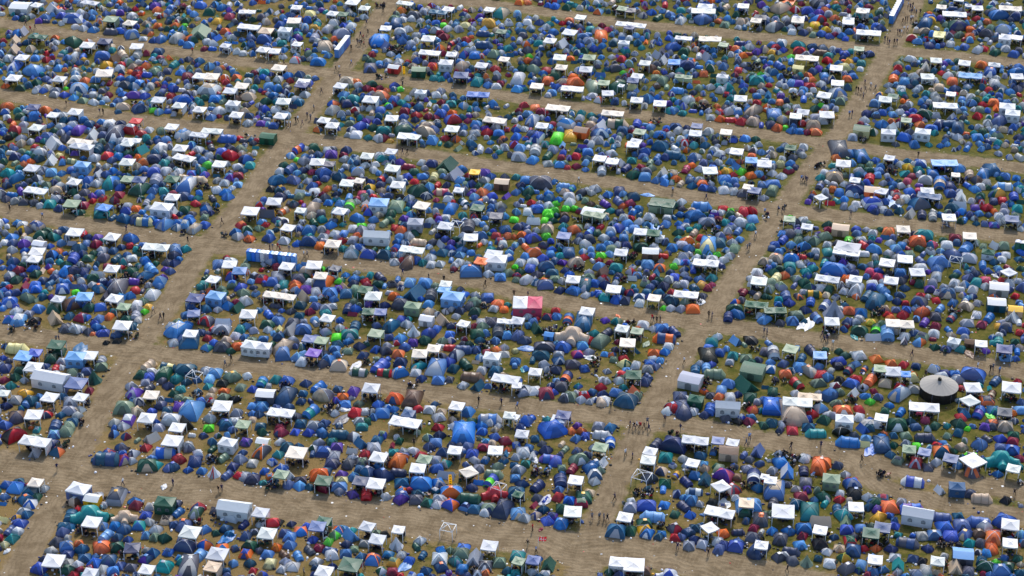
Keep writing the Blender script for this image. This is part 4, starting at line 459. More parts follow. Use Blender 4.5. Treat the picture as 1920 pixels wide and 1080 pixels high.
def ground_colour(m, pos):
    a = noise(m, pos, 0.09, 5, 0.6); b = noise(m, pos, 0.5, 4, 0.6); c = noise(m, pos, 3.0, 3, 0.7)
    sep = node(m, 'ShaderNodeSeparateXYZ'); m.node_tree.links.new(pos, sep.inputs[0])
    mud = node(m, 'ShaderNodeMapRange'); mud.inputs['From Min'].default_value = 25; mud.inputs['From Max'].default_value = -70
    mud.inputs['To Min'].default_value = 0.0; mud.inputs['To Max'].default_value = 0.13; m.node_tree.links.new(sep.outputs['Y'], mud.inputs['Value'])
    left = node(m, 'ShaderNodeMapRange'); left.inputs['From Min'].default_value = 40; left.inputs['From Max'].default_value = -60
    left.inputs['To Min'].default_value = -0.05; left.inputs['To Max'].default_value = 0.1; m.node_tree.links.new(sep.outputs['X'], left.inputs['Value'])
    wear = math_n(m, 'ADD', math_n(m, 'ADD', math_n(m, 'MULTIPLY', a, 0.6), math_n(m, 'MULTIPLY', b, 0.4)), math_n(m, 'ADD', mud.outputs[0], left.outputs[0]))
    g = mixrgb(m, lin((67, 70, 23)), lin((94, 87, 38)), ramp(m, b, 0.35, 0.65))
    g = mixrgb(m, g, lin((118, 98, 62)), ramp(m, wear, 0.5, 0.74))
    g = mixrgb(m, g, lin((47, 47, 18)), math_n(m, 'MULTIPLY', ramp(m, c, 0.5, 0.75), 0.55))
    return mixrgb(m, g, lin((142, 127, 82)), math_n(m, 'MULTIPLY', ramp(m, noise(m, pos, 7.0, 2), 0.6, 0.8), 0.4))
M_GROUND, p, L = newmat('trampled_grass')
geo = node(M_GROUND, 'ShaderNodeNewGeometry'); L.new(ground_colour(M_GROUND, geo.outputs['Position']), p.inputs['Base Color'])
p.inputs['Roughness'].default_value = 0.95; p.inputs['Specular IOR Level'].default_value = 0.1
bm_ = node(M_GROUND, 'ShaderNodeBump'); bm_.inputs['Distance'].default_value = 0.15; bm_.inputs['Strength'].default_value = 0.8
L.new(noise(M_GROUND, geo.outputs['Position'], 3.0, 4, 0.7), bm_.inputs['Height']); L.new(bm_.outputs[0], p.inputs['Normal'])
M_PATH, p, L = newmat('rutted_mud')
geo = node(M_PATH, 'ShaderNodeNewGeometry'); pos = geo.outputs['Position']
lm = node(M_PATH, 'ShaderNodeAttribute', attribute_name='lane'); uv = node(M_PATH, 'ShaderNodeAttribute', attribute_name='along')
sep = node(M_PATH, 'ShaderNodeSeparateXYZ'); L.new(uv.outputs['Vector'], sep.inputs[0])
wob = noise(M_PATH, pos, 0.15, 3)
across = math_n(M_PATH, 'ADD', sep.outputs['Y'], math_n(M_PATH, 'MULTIPLY', wob, 5.0))
rut = math_n(M_PATH, 'SINE', math_n(M_PATH, 'MULTIPLY', across, 7.5)); tread = math_n(M_PATH, 'SINE', math_n(M_PATH, 'MULTIPLY', sep.outputs['X'], 9.0))
mud = mixrgb(M_PATH, lin((127, 111, 87)), lin((103, 88, 66)), ramp(M_PATH, noise(M_PATH, pos, 0.35, 5, 0.65), 0.38, 0.62))
rn = math_n(M_PATH, 'MULTIPLY', ramp(M_PATH, rut, 0.1, 0.9), ramp(M_PATH, noise(M_PATH, pos, 0.25, 3), 0.3, 0.6))
mud = mixrgb(M_PATH, mud, lin((82, 69, 50)), math_n(M_PATH, 'MULTIPLY', rn, 0.3))
mud = mixrgb(M_PATH, mud, lin((141, 127, 102)), math_n(M_PATH, 'MULTIPLY', math_n(M_PATH, 'MULTIPLY', ramp(M_PATH, tread, 0.2, 0.9), ramp(M_PATH, noise(M_PATH, pos, 0.3, 3), 0.4, 0.65)), 0.22))
mud = mixrgb(M_PATH, mud, lin((79, 67, 51)), math_n(M_PATH, 'MULTIPLY', ramp(M_PATH, noise(M_PATH, pos, 4.0, 3, 0.7), 0.52, 0.75), 0.55))
edge = math_n(M_PATH, 'ADD', lm.outputs['Fac'], math_n(M_PATH, 'MULTIPLY', math_n(M_PATH, 'SUBTRACT', noise(M_PATH, pos, 0.8, 5, 0.65), 0.5), 1.5))
L.new(mixrgb(M_PATH, ground_colour(M_PATH, pos), mud, ramp(M_PATH, edge, 0.25, 0.75)), p.inputs['Base Color'])
p.inputs['Roughness'].default_value = 0.9; p.inputs['Specular IOR Level'].default_value = 0.15
bm_ = node(M_PATH, 'ShaderNodeBump'); bm_.inputs['Distance'].default_value = 0.12; bm_.inputs['Strength'].default_value = 0.7
L.new(math_n(M_PATH, 'ADD', math_n(M_PATH, 'MULTIPLY', rut, -0.15), noise(M_PATH, pos, 3.0, 4, 0.7)), bm_.inputs['Height']); L.new(bm_.outputs[0], p.inputs['Normal'])
def raw_mesh(name, v, f, mat):
    me = bpy.data.meshes.new(name); me.from_pydata([tuple(map(float, q)) for q in v], [], f); me.materials.append(mat)
    o = bpy.data.objects.new(name, me); col.objects.link(o); return o
far = [250, 340, 500, 800, 1400, 3000, 7000]
gx = np.array([-q for q in far[::-1]] + list(range(-200, 201, 10)) + far, float)
gv = [(x, y + 20, 0) for y in gx for x in gx]; n_ = len(gx) - 1
ground = raw_mesh('ground', gv, grid_faces(n_, n_), M_GROUND); ground['kind'] = 'structure'
for li, (L_, w) in enumerate(LINES):
    ext = w / 2 + 1.6; T = np.gradient(L_, axis=0); T /= np.linalg.norm(T, axis=1)[:, None]; N = np.stack([-T[:, 1], T[:, 0]], 1)
    ks = np.linspace(-1, 1, 9); s = np.concatenate([[0], np.cumsum(np.linalg.norm(np.diff(L_, axis=0), axis=1))])
    V = np.array([[*(L_[i] + N[i] * k * ext), 0.004 * (li + 1)] for i in range(len(L_)) for k in ks])
    d = lane_dist(V[:, :2]); o = raw_mesh('path', V, grid_faces(len(L_) - 1, 8), M_PATH); o['kind'] = 'structure'
    a = o.data.attributes.new('lane', 'FLOAT', 'POINT'); a.data.foreach_set('value', np.clip(0.5 - d / 2.4, -0.25, 1.25).astype(np.float32))
    a = o.data.attributes.new('along', 'FLOAT_VECTOR', 'POINT')
    a.data.foreach_set('vector', np.array([[s[i], k * ext, 0] for i in range(len(L_)) for k in ks], np.float32).ravel())

# ---------------------------------------------------------------- what stands where
items = []
TOK = re.compile(r'([dtagGHhwWpfxncFRN])(-?\d+) (-?\d+)(?: (\d+)([a-z]*)(\d?))?(?=\s|$)')
for (cx, cy), s in DATA.items():
    for k, x, y, w, c, o in TOK.findall(s):
        if k not in 'nN' and not w: continue
        px, py = cx * 480 + float(x) / 4, cy * 270 + float(y) / 4
        c = [q for q in c if q in PAL] or ['b']
        items.append(dict(k=k, px=px, py=py, wp=float(w or 20) / 4, c=c[0], c2=c[1] if len(c) > 1 else None, o=o))
LANE_ANG = R(-15)
for it in items:
    k = it['k']; z = 2.02 if k in 'gGH' else 0.0
    p = at(it['px'], it['py'], z); m = mpp(it['px'], it['py']) * (1.0 if z == 0 else 0.99); wm = it['wp'] * m
    it['wm'] = wm; o = it['o']
    if k == 'g' and wm > 4.2 and o not in ('1', '2'): it['k'] = k = 'G' if wm < 6.6 else 'H'      # a wide roof is two or three gazebos joined
    if k == 'd':
        a = LANE_ANG + random.choice((0, 0, .785, 1.57)) + random.gauss(0, .25); it['ang'] = a; ca, sa = abs(math.cos(a)), abs(math.sin(a)); r = random.uniform(.8, 1.0)
        
        if wm > 2.9: r *= .72
        it['a'] = wm / (ca + r * sa) * 1.1; it['b'] = it['a'] * r; hy = (it['a'] * sa + it['b'] * ca) / 2
        it['H'] = min(wm * random.uniform(.44, .57), 1.55 + .09 * wm)
    elif k in 'ta' or k == 'x':
        od = o or random.choice('0123'); th = {'0': R(-8), '1': R(60), '2': R(-98), '3': R(118)}[od] + random.gauss(0, .08)
        if od == '0' and random.random() < .5: th += math.pi
        if od == '1': th += math.pi
        if od == '3': th += math.pi
        if od == '0': Lm, Wm = wm * .98, wm * .56
        elif od == '2': Lm, Wm = wm * 1.25, wm * .9
        else: Lm, Wm = wm * 1.02, wm * .58
        if k == 'a' and od not in '0': Lm, Wm = wm * .95, wm * .75
        it['ang'] = th; it['a'], it['b'] = Lm, Wm; hy = (Lm * abs(math.sin(th)) + Wm * abs(math.cos(th))) / 2
        it['H'] = min(Wm * random.uniform(.54, .68), 2.0) if k == 't' else min(Wm * random.uniform(.66, .85), 1.75)
    elif k in 'gGH':
        n = 'gGH'.index(k) + 1; a = R({'1': 32, '2': -42}.get(o, random.gauss(-12, 5))); it['ang'] = a; ca, sa = abs(math.cos(a)), abs(math.sin(a))
        u = wm / (n * ca + sa); it['a'], it['b'] = u * n, u; it['n'] = n; hy = (it['a'] * sa + it['b'] * ca) / 2; it['H'] = 2.0
    elif k in 'hwW':
        a = R({'1': 35, '2': -40}.get(o, random.gauss(-13, 4))); it['ang'] = a; ca, sa = abs(math.cos(a)), abs(math.sin(a)); r = .5 if k == 'W' else random.uniform(.75, .9)
        it['a'] = wm / (ca + r * sa); it['b'] = it['a'] * r; hy = (it['a'] * sa + it['b'] * ca) / 2; it['H'] = min(2.3, it['a'] * .75)
    elif k == 'R': it['ang'] = 0.1; it['a'] = it['b'] = wm; hy = wm / 2; it['H'] = 2.4
    elif k in 'pf': it['ang'] = random.uniform(-.3, .3); it['a'] = it['b'] = wm; hy = wm * (.45 if k == 'p' else .3); it['H'] = wm * (.8 if k == 'p' else .42)
    elif k == 'F': it['ang'] = random.gauss(-.2, .2); it['a'] = it['b'] = wm / 1.2; hy = wm / 2; it['H'] = 2.0
    else: it['ang'] = random.uniform(0, 6.28); it['a'] = it['b'] = wm; hy = wm * .2 if k == 'c' else 0; it['H'] = 1.7
    it['pos'] = np.array([p.x, p.y + hy]); it['rad'] = max(it['a'], it['b']) / 2
P0 = np.array([it['pos'] for it in items]); e = .2
D0 = lane_dist(P0); DX = (lane_dist(P0 + (e, 0)) - D0) / e; DY = (lane_dist(P0 + (0, e)) - D0) / e
for it, d_, gx_, gy_ in zip(items, D0, DX, DY):
    if it['k'] in 'dtagGHhwWpf' and d_ < it['rad'] * .95:
        mv = min(it['rad'] * .95 - d_, 1.5); it['pos'] = it['pos'] + np.array((gx_, gy_)) * mv
solid_ = [it for it in items if it['k'] in 'dtagGHhwWpfFR']
# tents the photo is too crowded to read one by one: fill the remaining gaps in the upper half, and a margin round the frame
def fill():
    G = 4.0; cells = {}
    def put(p, r): cells.setdefault((int(p[0] // G), int(p[1] // G)), []).append((p[0], p[1], r))
    for it in solid_: put(it['pos'], it['rad'] * .82 if it['k'] not in 'gGH' else it['rad'] * .6)
    for it in items:
        if it['k'] == 'c': put(it['pos'], it['rad'] * .5)
    cand = []
    for _ in range(42000):
        px, py = random.uniform(-90, 2010), random.uniform(-70, 1150)
        inside = 0 < px < 1920 and 0 < py < 1080
        if inside and random.random() > (1.0 if py < 290 else 0.75 if py < 560 else 0.12): continue
        cand.append((px, py))
    P = np.array([(at(*c).x, at(*c).y) for c in cand]); D = lane_dist(P); out = []
    for (px, py), p, d in zip(cand, P, D):
        w = random.choice((1.5, 1.7, 1.9, 2.1, 2.5) if py < 560 else (1.4, 1.6, 1.8)); r = w / 2
        if d < r * .9 + .3: continue
        ok = True; ix, iy = int(p[0] // G), int(p[1] // G)
        for i in range(ix - 1, ix + 2):
            for j in range(iy - 1, iy + 2):
                for x, y, q in cells.get((i, j), ()):
                    if (x - p[0]) ** 2 + (y - p[1]) ** 2 < (.93 * (q + r * .9)) ** 2: ok = False
        if not ok: continue
        put(p, r * .9)
        c = random.choices('bnscqwgehfiturmoz', (15, 8, 9, 11, 8, 10, 19, 7, 6, 5, 6, 4, 3, 3, 4, 4, 1))[0]
        a = random.uniform(0, 6.28)
        if random.random() < .22:
            q = dict(k=random.choice('tta'), px=px, py=py, wp=8, c=c, c2=None, o='', wm=w, a=w * 1.05, b=w * .62, H=w * random.uniform(.36, .46), ang=random.choice((R(-8), R(60), R(-98), R(118))), pos=p, rad=r, fill=True); out.append(q); continue
        out.append(dict(k='d', px=px, py=py, wp=8, c=c, c2=random.choice((None, None, None, 'w', 'n', 'g', 'b', 'e')), o='', wm=w, a=w * .85, b=w * .75, H=w * random.uniform(.5, .65), ang=a, pos=p, rad=r, fill=True))
    return out
filler = fill()
print('items', len(items), 'filler', len(filler))

# ---------------------------------------------------------------- which ones are things of their own
def in_frame(it): return 4 < it['px'] < 1916 and 8 < it['py'] < 1084
def largest(ks, n):
    q = [it for it in items if it['k'] in ks and in_frame(it)]
    return sorted(q, key=lambda it: -it['wp'] * (1.5 if it['k'] in 'GH' else 1))[:n]
own = set(map(id, largest('d', 300) + largest('gGH', 300)))
own |= {id(it) for it in items if it['k'] in 'tahwWpfFRxnN' and in_frame(it)}

KIND = dict(d='dome_tent', t='tunnel_tent', a='ridge_tent', g='gazebo', G='gazebo', H='gazebo', h='cabin_tent', w='party_tent', W='party_tent', p='tepee_tent', f='family_tent', x='tarpaulin', F='bare_gazebo', R='round_marquee', n='person', N='person')
SAY = dict(d='dome tent', t='tunnel tent', a='ridge tent', g='gazebo', G='double gazebo', H='long gazebo', h='cabin tent', w='walled party tent', W='long party tent', p='tepee tent', f='family tent with side pods', x='tarpaulin lying on the ground', F='bare gazebo frame', R='round marquee', n='person', N='person')
SHORT = dict(SAY, f='family tent', x='tarpaulin', w='party tent')
CAT = dict(d='tent', t='tent', a='tent', g='gazebo', G='gazebo', H='gazebo', h='tent', w='party tent', W='party tent', p='tent', f='tent', x='tarpaulin', F='gazebo frame', R='marquee', n='person', N='person')
GROUP = dict(d='dome tents on the camp field', t='tunnel tents on the camp field', a='ridge tents on the camp field', g='gazebos over camp circles', G='gazebos over camp circles', H='gazebos over camp circles', h='cabin tents on the camp field', w='party tents with walls', W='party tents with walls', p='tepee tents on the camp field', f='large family tents', x='tarpaulins and collapsed tents', F='bare gazebo frames', n='people walking on the lanes', N='people walking on the lanes')
for it in items:
    if it['k'] == 'c': continue
    if it['k'] == 'F': it['c'] = 'w'; it['c2'] = None
    if it['k'] == 'R': it['c'] = 'g'
    if it['k'] in 'nN':
        top = random.choices(('black', 'navy', 'grey', 'white', 'red', 'light blue'), (9, 5, 4, 3, 1, 2))[0]; leg = random.choices(('black', 'dark blue', 'beige'), (6, 4, 1))[0]
        it['top'], it['leg'] = top, leg; it['own_say'] = f'person in {top} top and {leg} trousers'; it['near_say'] = f'person in {top}'
        if it['k'] == 'N': it['own_say'] += ' holding a flag'
    else:
        two = f" and {CNAME[it['c2']]}" if it['c2'] and it['c2'] != it['c'] else ''
        it['own_say'] = f"{CNAME[it['c']]}{two} {SAY[it['k']]}" if it['k'] != 'F' else 'bare white gazebo frame'
        if it['k'] == 'R': it['own_say'] = 'round marquee with light grey roof, black walls and black cap'
        it['near_say'] = f"{CNAME[it['c']]} {SHORT[it['k']]}" if it['k'] not in 'FR' else SHORT[it['k']]
LD = lane_dist([it['pos'] for it in items])
def features(i, it):
    out = []
    for j, q in NEAR(it):
        if q is it or q['k'] == 'c': continue
        x0, y0 = it['px'], it['py']; dx, dy = x0 - q['px'], y0 - q['py']; lim = 0.5 * (it['wp'] + q['wp']) + (26 if it['k'] not in 'nN' else 40)
        d = math.hypot(dx, dy * 1.5)
        if d > lim or d < 3: continue
        rel = 'beside' if abs(dx) > abs(dy) * 1.5 else ('in front of' if dy > 0 else 'behind')
        out.append((d, rel, q['near_say']))
    out.sort(); seen = []
    for _, r_, s_ in out:
        if (r_, s_) not in seen: seen.append((r_, s_))
    if LD[i] < 2.5: seen.append(('on' if it['k'] in 'nN' else 'at', 'the mud lane' if it['k'] in 'nN' else "the mud lane's edge"))
    return seen[:12]
CELL = {}
for j, q in enumerate(items): CELL.setdefault((int(q['px'] // 60), int(q['py'] // 60)), []).append((j, q))
def NEAR(it):
    X, Y = int(it['px'] // 60), int(it['py'] // 60)
    for a in (-1, 0, 1):
        for b in (-1, 0, 1): yield from CELL.get((X + a, Y + b), ())
FE = [features(i, it) if it['k'] != 'c' else [] for i, it in enumerate(items)]
by_say = {}
for i, it in enumerate(items):
    if it['k'] != 'c': by_say.setdefault(it['own_say'], []).append(i)
def art(s): return s if s.startswith('the ') else ('an ' if s[0] in 'aeiou' else 'a ') + s
def phrase(say, fs):
    fs = sorted(fs, key=lambda f: f[0] in ('at', 'on')); s = say; last = None
    for n, (r_, t) in enumerate(fs):
        s += (' ' if n == 0 else ' and ') + ('' if last == r_ else r_ + ' ') + art(t); last = r_
    return s
ROWS = ('at the top of the photo', 'in the upper half', 'in the lower half', 'near the bottom of the photo'); COLS = ('far left', 'left of centre', 'right of centre', 'far right')
used, shared = set(), 0
def cell_of(it): return min(3, int(it['px'] // 480)), min(3, max(0, int(it['py'] // 270)))
NTH = ['first', 'second', 'third', 'fourth', 'fifth', 'sixth', 'seventh', 'eighth', 'ninth', 'tenth', 'eleventh', 'twelfth', 'thirteenth', 'fourteenth', 'fifteenth'] + 'sixteenth seventeenth eighteenth nineteenth twentieth'.split() + ['twenty-' + w for w in 'first second third fourth fifth sixth seventh eighth ninth'.split()]
def label_for(i):
    it = items[i]; say = it['own_say']; rivals = [j for j in by_say[say] if j != i]
    if not rivals: return phrase(say, FE[i][:1]) if FE[i] and it['k'] != 'R' else say
    S = {j: set(FE[j]) for j in rivals}; fs = FE[i]
    words = lambda t: len(t.split())
    from itertools import combinations
    for n in (1, 2, 3):
        for cb in combinations(fs, n):
            t = phrase(say, cb)
            if words(t) <= 16 and t not in used and not any(all(f in S[j] for f in cb) for j in rivals): return t
    # same look and same kinds of neighbours elsewhere: add the part of the photo
    where = f"{COLS[min(3, int(it['px'] // 480))]}, {ROWS[min(3, max(0, int(it['py'] // 270)))]}"
    for n in (2, 1, 0):
        for cb in combinations(fs, n):
            t = phrase(say, cb) + ', ' + where
            if words(t) <= 16 and t not in used and not any(all(f in S[j] for f in cb) and cell_of(items[j]) == cell_of(it) for j in rivals): return t
    same = sorted((items[j] for j in by_say[say] if cell_of(items[j]) == cell_of(it)), key=lambda q: q['px']); n = [id(q) for q in same].index(id(it))
    short = say.replace(' top and ', ' and ').replace(' trousers', '') if it['k'] in 'nN' else say
    for t in (f"{short}, {where}, {NTH[n]} from left" if n < len(NTH) else '',): 
        if t and words(t) <= 16 and t not in used: return t
    return None

# ---------------------------------------------------------------- builders of the single things
def dims(it): return it['a'], it['b'], it['H']
def tag(o, it, label):
    o['label'] = label; o['category'] = CAT[it['k']]
    if it['k'] in GROUP: o['group'] = GROUP[it['k']]
def dark(c, f=.5): return np.asarray(c) * f
def dome_spec(it):
    a, b, H = dims(it); c1 = shade_of(it['c']); c2 = shade_of(it['c2']) if it['c2'] else c1
    pat = random.choice((1, 2, 3, 3, 4, 5)) if it['c2'] else 0
    if not it['c2'] and random.random() < .65: c2 = np.clip(c1 * random.choice((.5, .62, .7, 1.4)), 0, .8); pat = random.choice((1, 2, 3, 5))   # lit and shaded facets painted in as two tones of one colour
    off = (random.gauss(0, .04) * a, random.gauss(0, .07) * b); k = front_panel(it['ang']) if random.random() < .6 else random.randrange(4)
    return a, b, H, c1, c2, pat, off, k, dict(p=random.uniform(1.0, 1.25) if it['wm'] > 2.7 else random.choice((random.uniform(1.1, 1.4), random.uniform(1.4, 2.0))), porch=(k, random.choice((0, 0, .2, .3, .45))), bulge=random.uniform(-.08, .03))
def front_panel(ang):
    """the panel that looks most towards -Y"""
    return max(range(4), key=lambda k: -math.sin(ang + (-math.pi / 2, 0, math.pi / 2, math.pi)[k]))
def make_dome(it, label):
    a, b, H, c1, c2, pat, off, k, sh = dome_spec(it); p = (*it['pos'], 0)
    t = build('dome_tent', dome(a, b, H, c1, c2, pat, off, jit=.008, **sh), M_TENT, None, p, it['ang']); tag(t, it, label)
    dc = dark(c1, random.choice((.45, .7, .75))) if random.random() < .75 else shade_of(random.choice('gewtn'))
    build('door', dome_door(a, b, H, k, dc, off, **sh), M_TENT, t)
    pc = dark(c1, .6) if random.random() < .35 else (c1 * 1.5 + .03 if random.random() < .6 else shade_of(random.choice('wge')))
    for d in (1, -1): build('tent_pole', dome_pole(a, b, H, d, pc, off, p=sh['p']), M_TENT, t)
    if random.random() < .35:                                     # a vent hood at the crown
        g = Geo(); s = min(.14 * a, .3)
        g.add([(off[0] - s, off[1] - s, H * .985), (off[0] + s, off[1] - s, H * .985), (off[0] + s, off[1] + s, H * .985), (off[0] - s, off[1] + s, H * .985), (off[0], off[1], H * 1.06)], [(0, 1, 4), (1, 2, 4), (2, 3, 4), (3, 0, 4)], shade_of(random.choice('wgoyb')) if random.random() < .5 else c2)
        build('vent_hood', g, M_TENT, t)
def make_tunnel(it, label):
    L, W, H = dims(it); c1 = shade_of(it['c']); c2 = shade_of(it['c2']) if it['c2'] else c1
    hp = 2 if L < 1.25 * W else 3
    t = build('tunnel_tent', tunnel(L, W, H, c1, c2, hp), M_TENT, None, (*it['pos'], 0), it['ang']); tag(t, it, label)
    build('door', tunnel_door(L, W, H, dark(c1, .5)), M_TENT, t)
    for i in range(hp):
        x = -L / 2 + L * .28 * .8 + L * (1 - .28 * 1.2) * i / (hp - 1); build('hoop_sleeve', hoop(x, W, H, 1 - .1 * i / (hp - 1), dark(c1, .6)), M_TENT, t)
def make_ridge(it, label):
    L, W, H = dims(it); c1 = shade_of(it['c']); c2 = shade_of(it['c2']) if it['c2'] else c1
    t = build('ridge_tent', ridge(L, W, H, c1, c2), M_TENT, None, (*it['pos'], 0), it['ang']); tag(t, it, label)
    g = Geo(); x = L * .5 + .02; g.add([(x, -W * .2, .03), (x, W * .2, .03), (L * .435 + .02, 0, H * .72)], [(0, 1, 2)], dark(c1, .4), False); build('door', g, M_TENT, t)
def gazebo_roof(it):
    g = Geo(); a, b = it['a'], it['b']; n = it['n']; u = a / n; c = shade_of(it['c'], .06) if it['c'] != 'w' else np.array(lin(random.choice(((208, 210, 213), (200, 206, 203), (212, 203, 190), (182, 187, 196), (206, 207, 209), (208, 210, 212)))))
    for i in range(n):
        cc = c if i % 2 == 0 or not it['c2'] else shade_of(it['c2'])
        roof_unit(g, -a / 2 + i * u, -a / 2 + (i + 1) * u, -b / 2, b / 2, it['H'] + random.uniform(-.1, .05), u * random.choice((.05, .1, .16)), cc)
    return g
def gazebo_legs(it):
    a, b, n = it['a'], it['b'], it['n']; u = a / n
    return [(-a / 2 + i * u, s * b / 2) for i in range(n + 1) for s in (-1, 1)]
def leg_geo(x, y, H, c, r=.045):
    g = Geo(); e = .06; box(g, x * (1 - e) - r, x * (1 - e) + r, y * (1 - e) - r, y * (1 - e) + r, 0, H - .02, c); return g
def make_gazebo(it, label):
    t = bpy.data.objects.new('gazebo', None); col.objects.link(t); t.location = (*it['pos'], 0); t.rotation_euler.z = it['ang']; t.empty_display_size = .3; tag(t, it, label)
    build('canopy', gazebo_roof(it), M_CANOPY, t); lc = shade_of(random.choice('wwwg'), .05)
    for x, y in gazebo_legs(it): build('leg', leg_geo(x, y, it['H'], lc), M_SOLID, t)
    if random.random() < .22:
        g = Geo(); a, b = it['a'] / 2 * .95, it['b'] / 2 * .95; side = random.choice(('l', 'r', 'b')); cc = shade_of(it['c'], .1)
        e = {'l': ((-a, -b), (-a, b)), 'r': ((a, -b), (a, b)), 'b': ((-a, b), (a, b))}[side]
        v = [(e[0][0] + (e[1][0] - e[0][0]) * s + random.gauss(0, .03), e[0][1] + (e[1][1] - e[0][1]) * s + random.gauss(0, .03), z) for z in (.1, 1.0, 1.85) for s in np.linspace(0, 1, 6)]
        g.add(v, grid_faces(2, 5), cc); build('side_wall', g, M_CANOPY, t)
def make_frame(it, label):
    t = bpy.data.objects.new('bare_gazebo', None); col.objects.link(t); t.location = (*it['pos'], 0); t.rotation_euler.z = it['ang']; tag(t, it, label)
    a, b, H = dims(it); c = shade_of('w'); C = [(-a / 2, -b / 2), (a / 2, -b / 2), (a / 2, b / 2), (-a / 2, b / 2)]
    for x, y in C: g = Geo(); tube(g, [(x, y, 0), (x * .97, y * .97, H)], .05, c); build('leg', g, M_SOLID, t)
    for i in range(4):
        g = Geo(); p, q = C[i], C[(i + 1) % 4]; tube(g, [(p[0] * .97, p[1] * .97, H), (q[0] * .97, q[1] * .97, H)], .05, c); build('top_rail', g, M_SOLID, t)
        g = Geo(); tube(g, [(p[0] * .97, p[1] * .97, H), (0, 0, H + .6)], .045, c); build('rafter', g, M_SOLID, t)
def make_party(it, label):
    a, b, H = dims(it); c1 = shade_of(it['c'], .05); c2 = shade_of(it['c2'], .05) if it['c2'] else c1 * .97
    t = bpy.data.objects.new(KIND[it['k']], None); col.objects.link(t); t.location = (*it['pos'], 0); t.rotation_euler.z = it['ang']; tag(t, it, label)
    g = Geo(); hz = H * .88
    if it['k'] == 'W':                                          # long gabled marquee
        xs = np.linspace(-a / 2 - .1, a / 2 + .1, 7)
        for s in (-1, 1):
            v = [(x, s * y, z - .04 * math.sin(i * math.pi / 2) ** 2 * (y < b / 2)) for y, z in ((b / 2 + .12, hz), (b / 4, hz + .45), (0, hz + .85)) for i, x in enumerate(xs)]
            g.add(v, grid_faces(2, 6), c1)
        for x in (-a / 2 - .1, a / 2 + .1): g.add([(x, -b / 2 - .12, hz), (x, b / 2 + .12, hz), (x, b / 4, hz + .45), (x, 0, hz + .85), (x, -b / 4, hz + .45)], [(0, 1, 2, 3, 4)], c1 * .97, False)
    else:
        n = 2 if it['a'] > 1.7 * it['b'] or it['a'] > 5 else 1; u = a / n
        for i in range(n): roof_unit(g, -a / 2 + i * u - .08, -a / 2 + (i + 1) * u + .08, -b / 2 - .08, b / 2 + .08, hz, .55, c1 if i % 2 == 0 else (c2 if it['c2'] == 'p' else c1))
    build('roof', g, M_CANOPY, t)
    for (p, q) in (((-a / 2, -b / 2), (a / 2, -b / 2)), ((a / 2, -b / 2), (a / 2, b / 2)), ((a / 2, b / 2), (-a / 2, b / 2)), ((-a / 2, b / 2), (-a / 2, -b / 2))):
        w = Geo(); n = 7; v = [(p[0] + (q[0] - p[0]) * s, p[1] + (q[1] - p[1]) * s, z) for z in (0.03, H * .45, hz - .02) for s in np.linspace(0, 1, n)]
        v = [(x + random.gauss(0, .02), y + random.gauss(0, .02), z) for x, y, z in v]; w.add(v, grid_faces(2, n - 1), c2)
        wall = build('side_wall', w, M_CANOPY, t)
        dx, dy = q[0] - p[0], q[1] - p[1]; l = math.hypot(dx, dy); dx, dy = dx / l, dy / l; nx, ny = dy, -dx
        if (p[1] == q[1] and p[1] > 0) or (p[1] == q[1] and 1580 < it['px'] < 1600 and 470 < it['py'] < 500): continue
        for f in ((.28, .72) if l > 2.6 else (.5,)):
            cx, cy = p[0] + dx * l * f + nx * .05, p[1] + dy * l * f + ny * .05
            wg = Geo(); arch_patch(wg, lambda s, z: (cx + dx * s, cy + dy * s, H * .36 + z), np.array((.16, .18, .2)), min(.7, l * .22), H * .3)
            win = build('window', wg, M_TENT, wall)
            bg = Geo()
            for s in (-.16, 0, .16): x, y = cx + dx * s + nx * .02, cy + dy * s + ny * .02; tube(bg, [(x, y, H * .36), (x, y, H * .36 + H * .27)], .025, c2, 4)
            tube(bg, [(cx - dx * .3 + nx * .02, cy - dy * .3 + ny * .02, H * .48), (cx + dx * .3 + nx * .02, cy + dy * .3 + ny * .02, H * .48)], .025, c2, 4)
            build('window_bars', bg, M_TENT, win)
    if it['k'] == 'w' and 1580 < it['px'] < 1600 and 470 < it['py'] < 500:      # the lettering on the white party tent
        fc = bpy.data.curves.new('lettering', 'FONT'); fc.body = 'BBZ'; fc.size = 1.05; fc.extrude = .01; fm, fp, _ = newmat('dark_paint'); fp.inputs['Base Color'].default_value = (.03, .03, .06, 1); fc.materials.append(fm)
        fo = bpy.data.objects.new('lettering', fc); col.objects.link(fo); fme = bpy.data.meshes.new_from_object(fo.evaluated_get(bpy.context.evaluated_depsgraph_get())); bpy.data.objects.remove(fo); fo = bpy.data.objects.new('lettering', fme); col.objects.link(fo); fo.parent = t; fo.location = (a * .08, -b / 2 - .09, H * .34); fo.rotation_euler = (math.pi / 2, 0, 0)
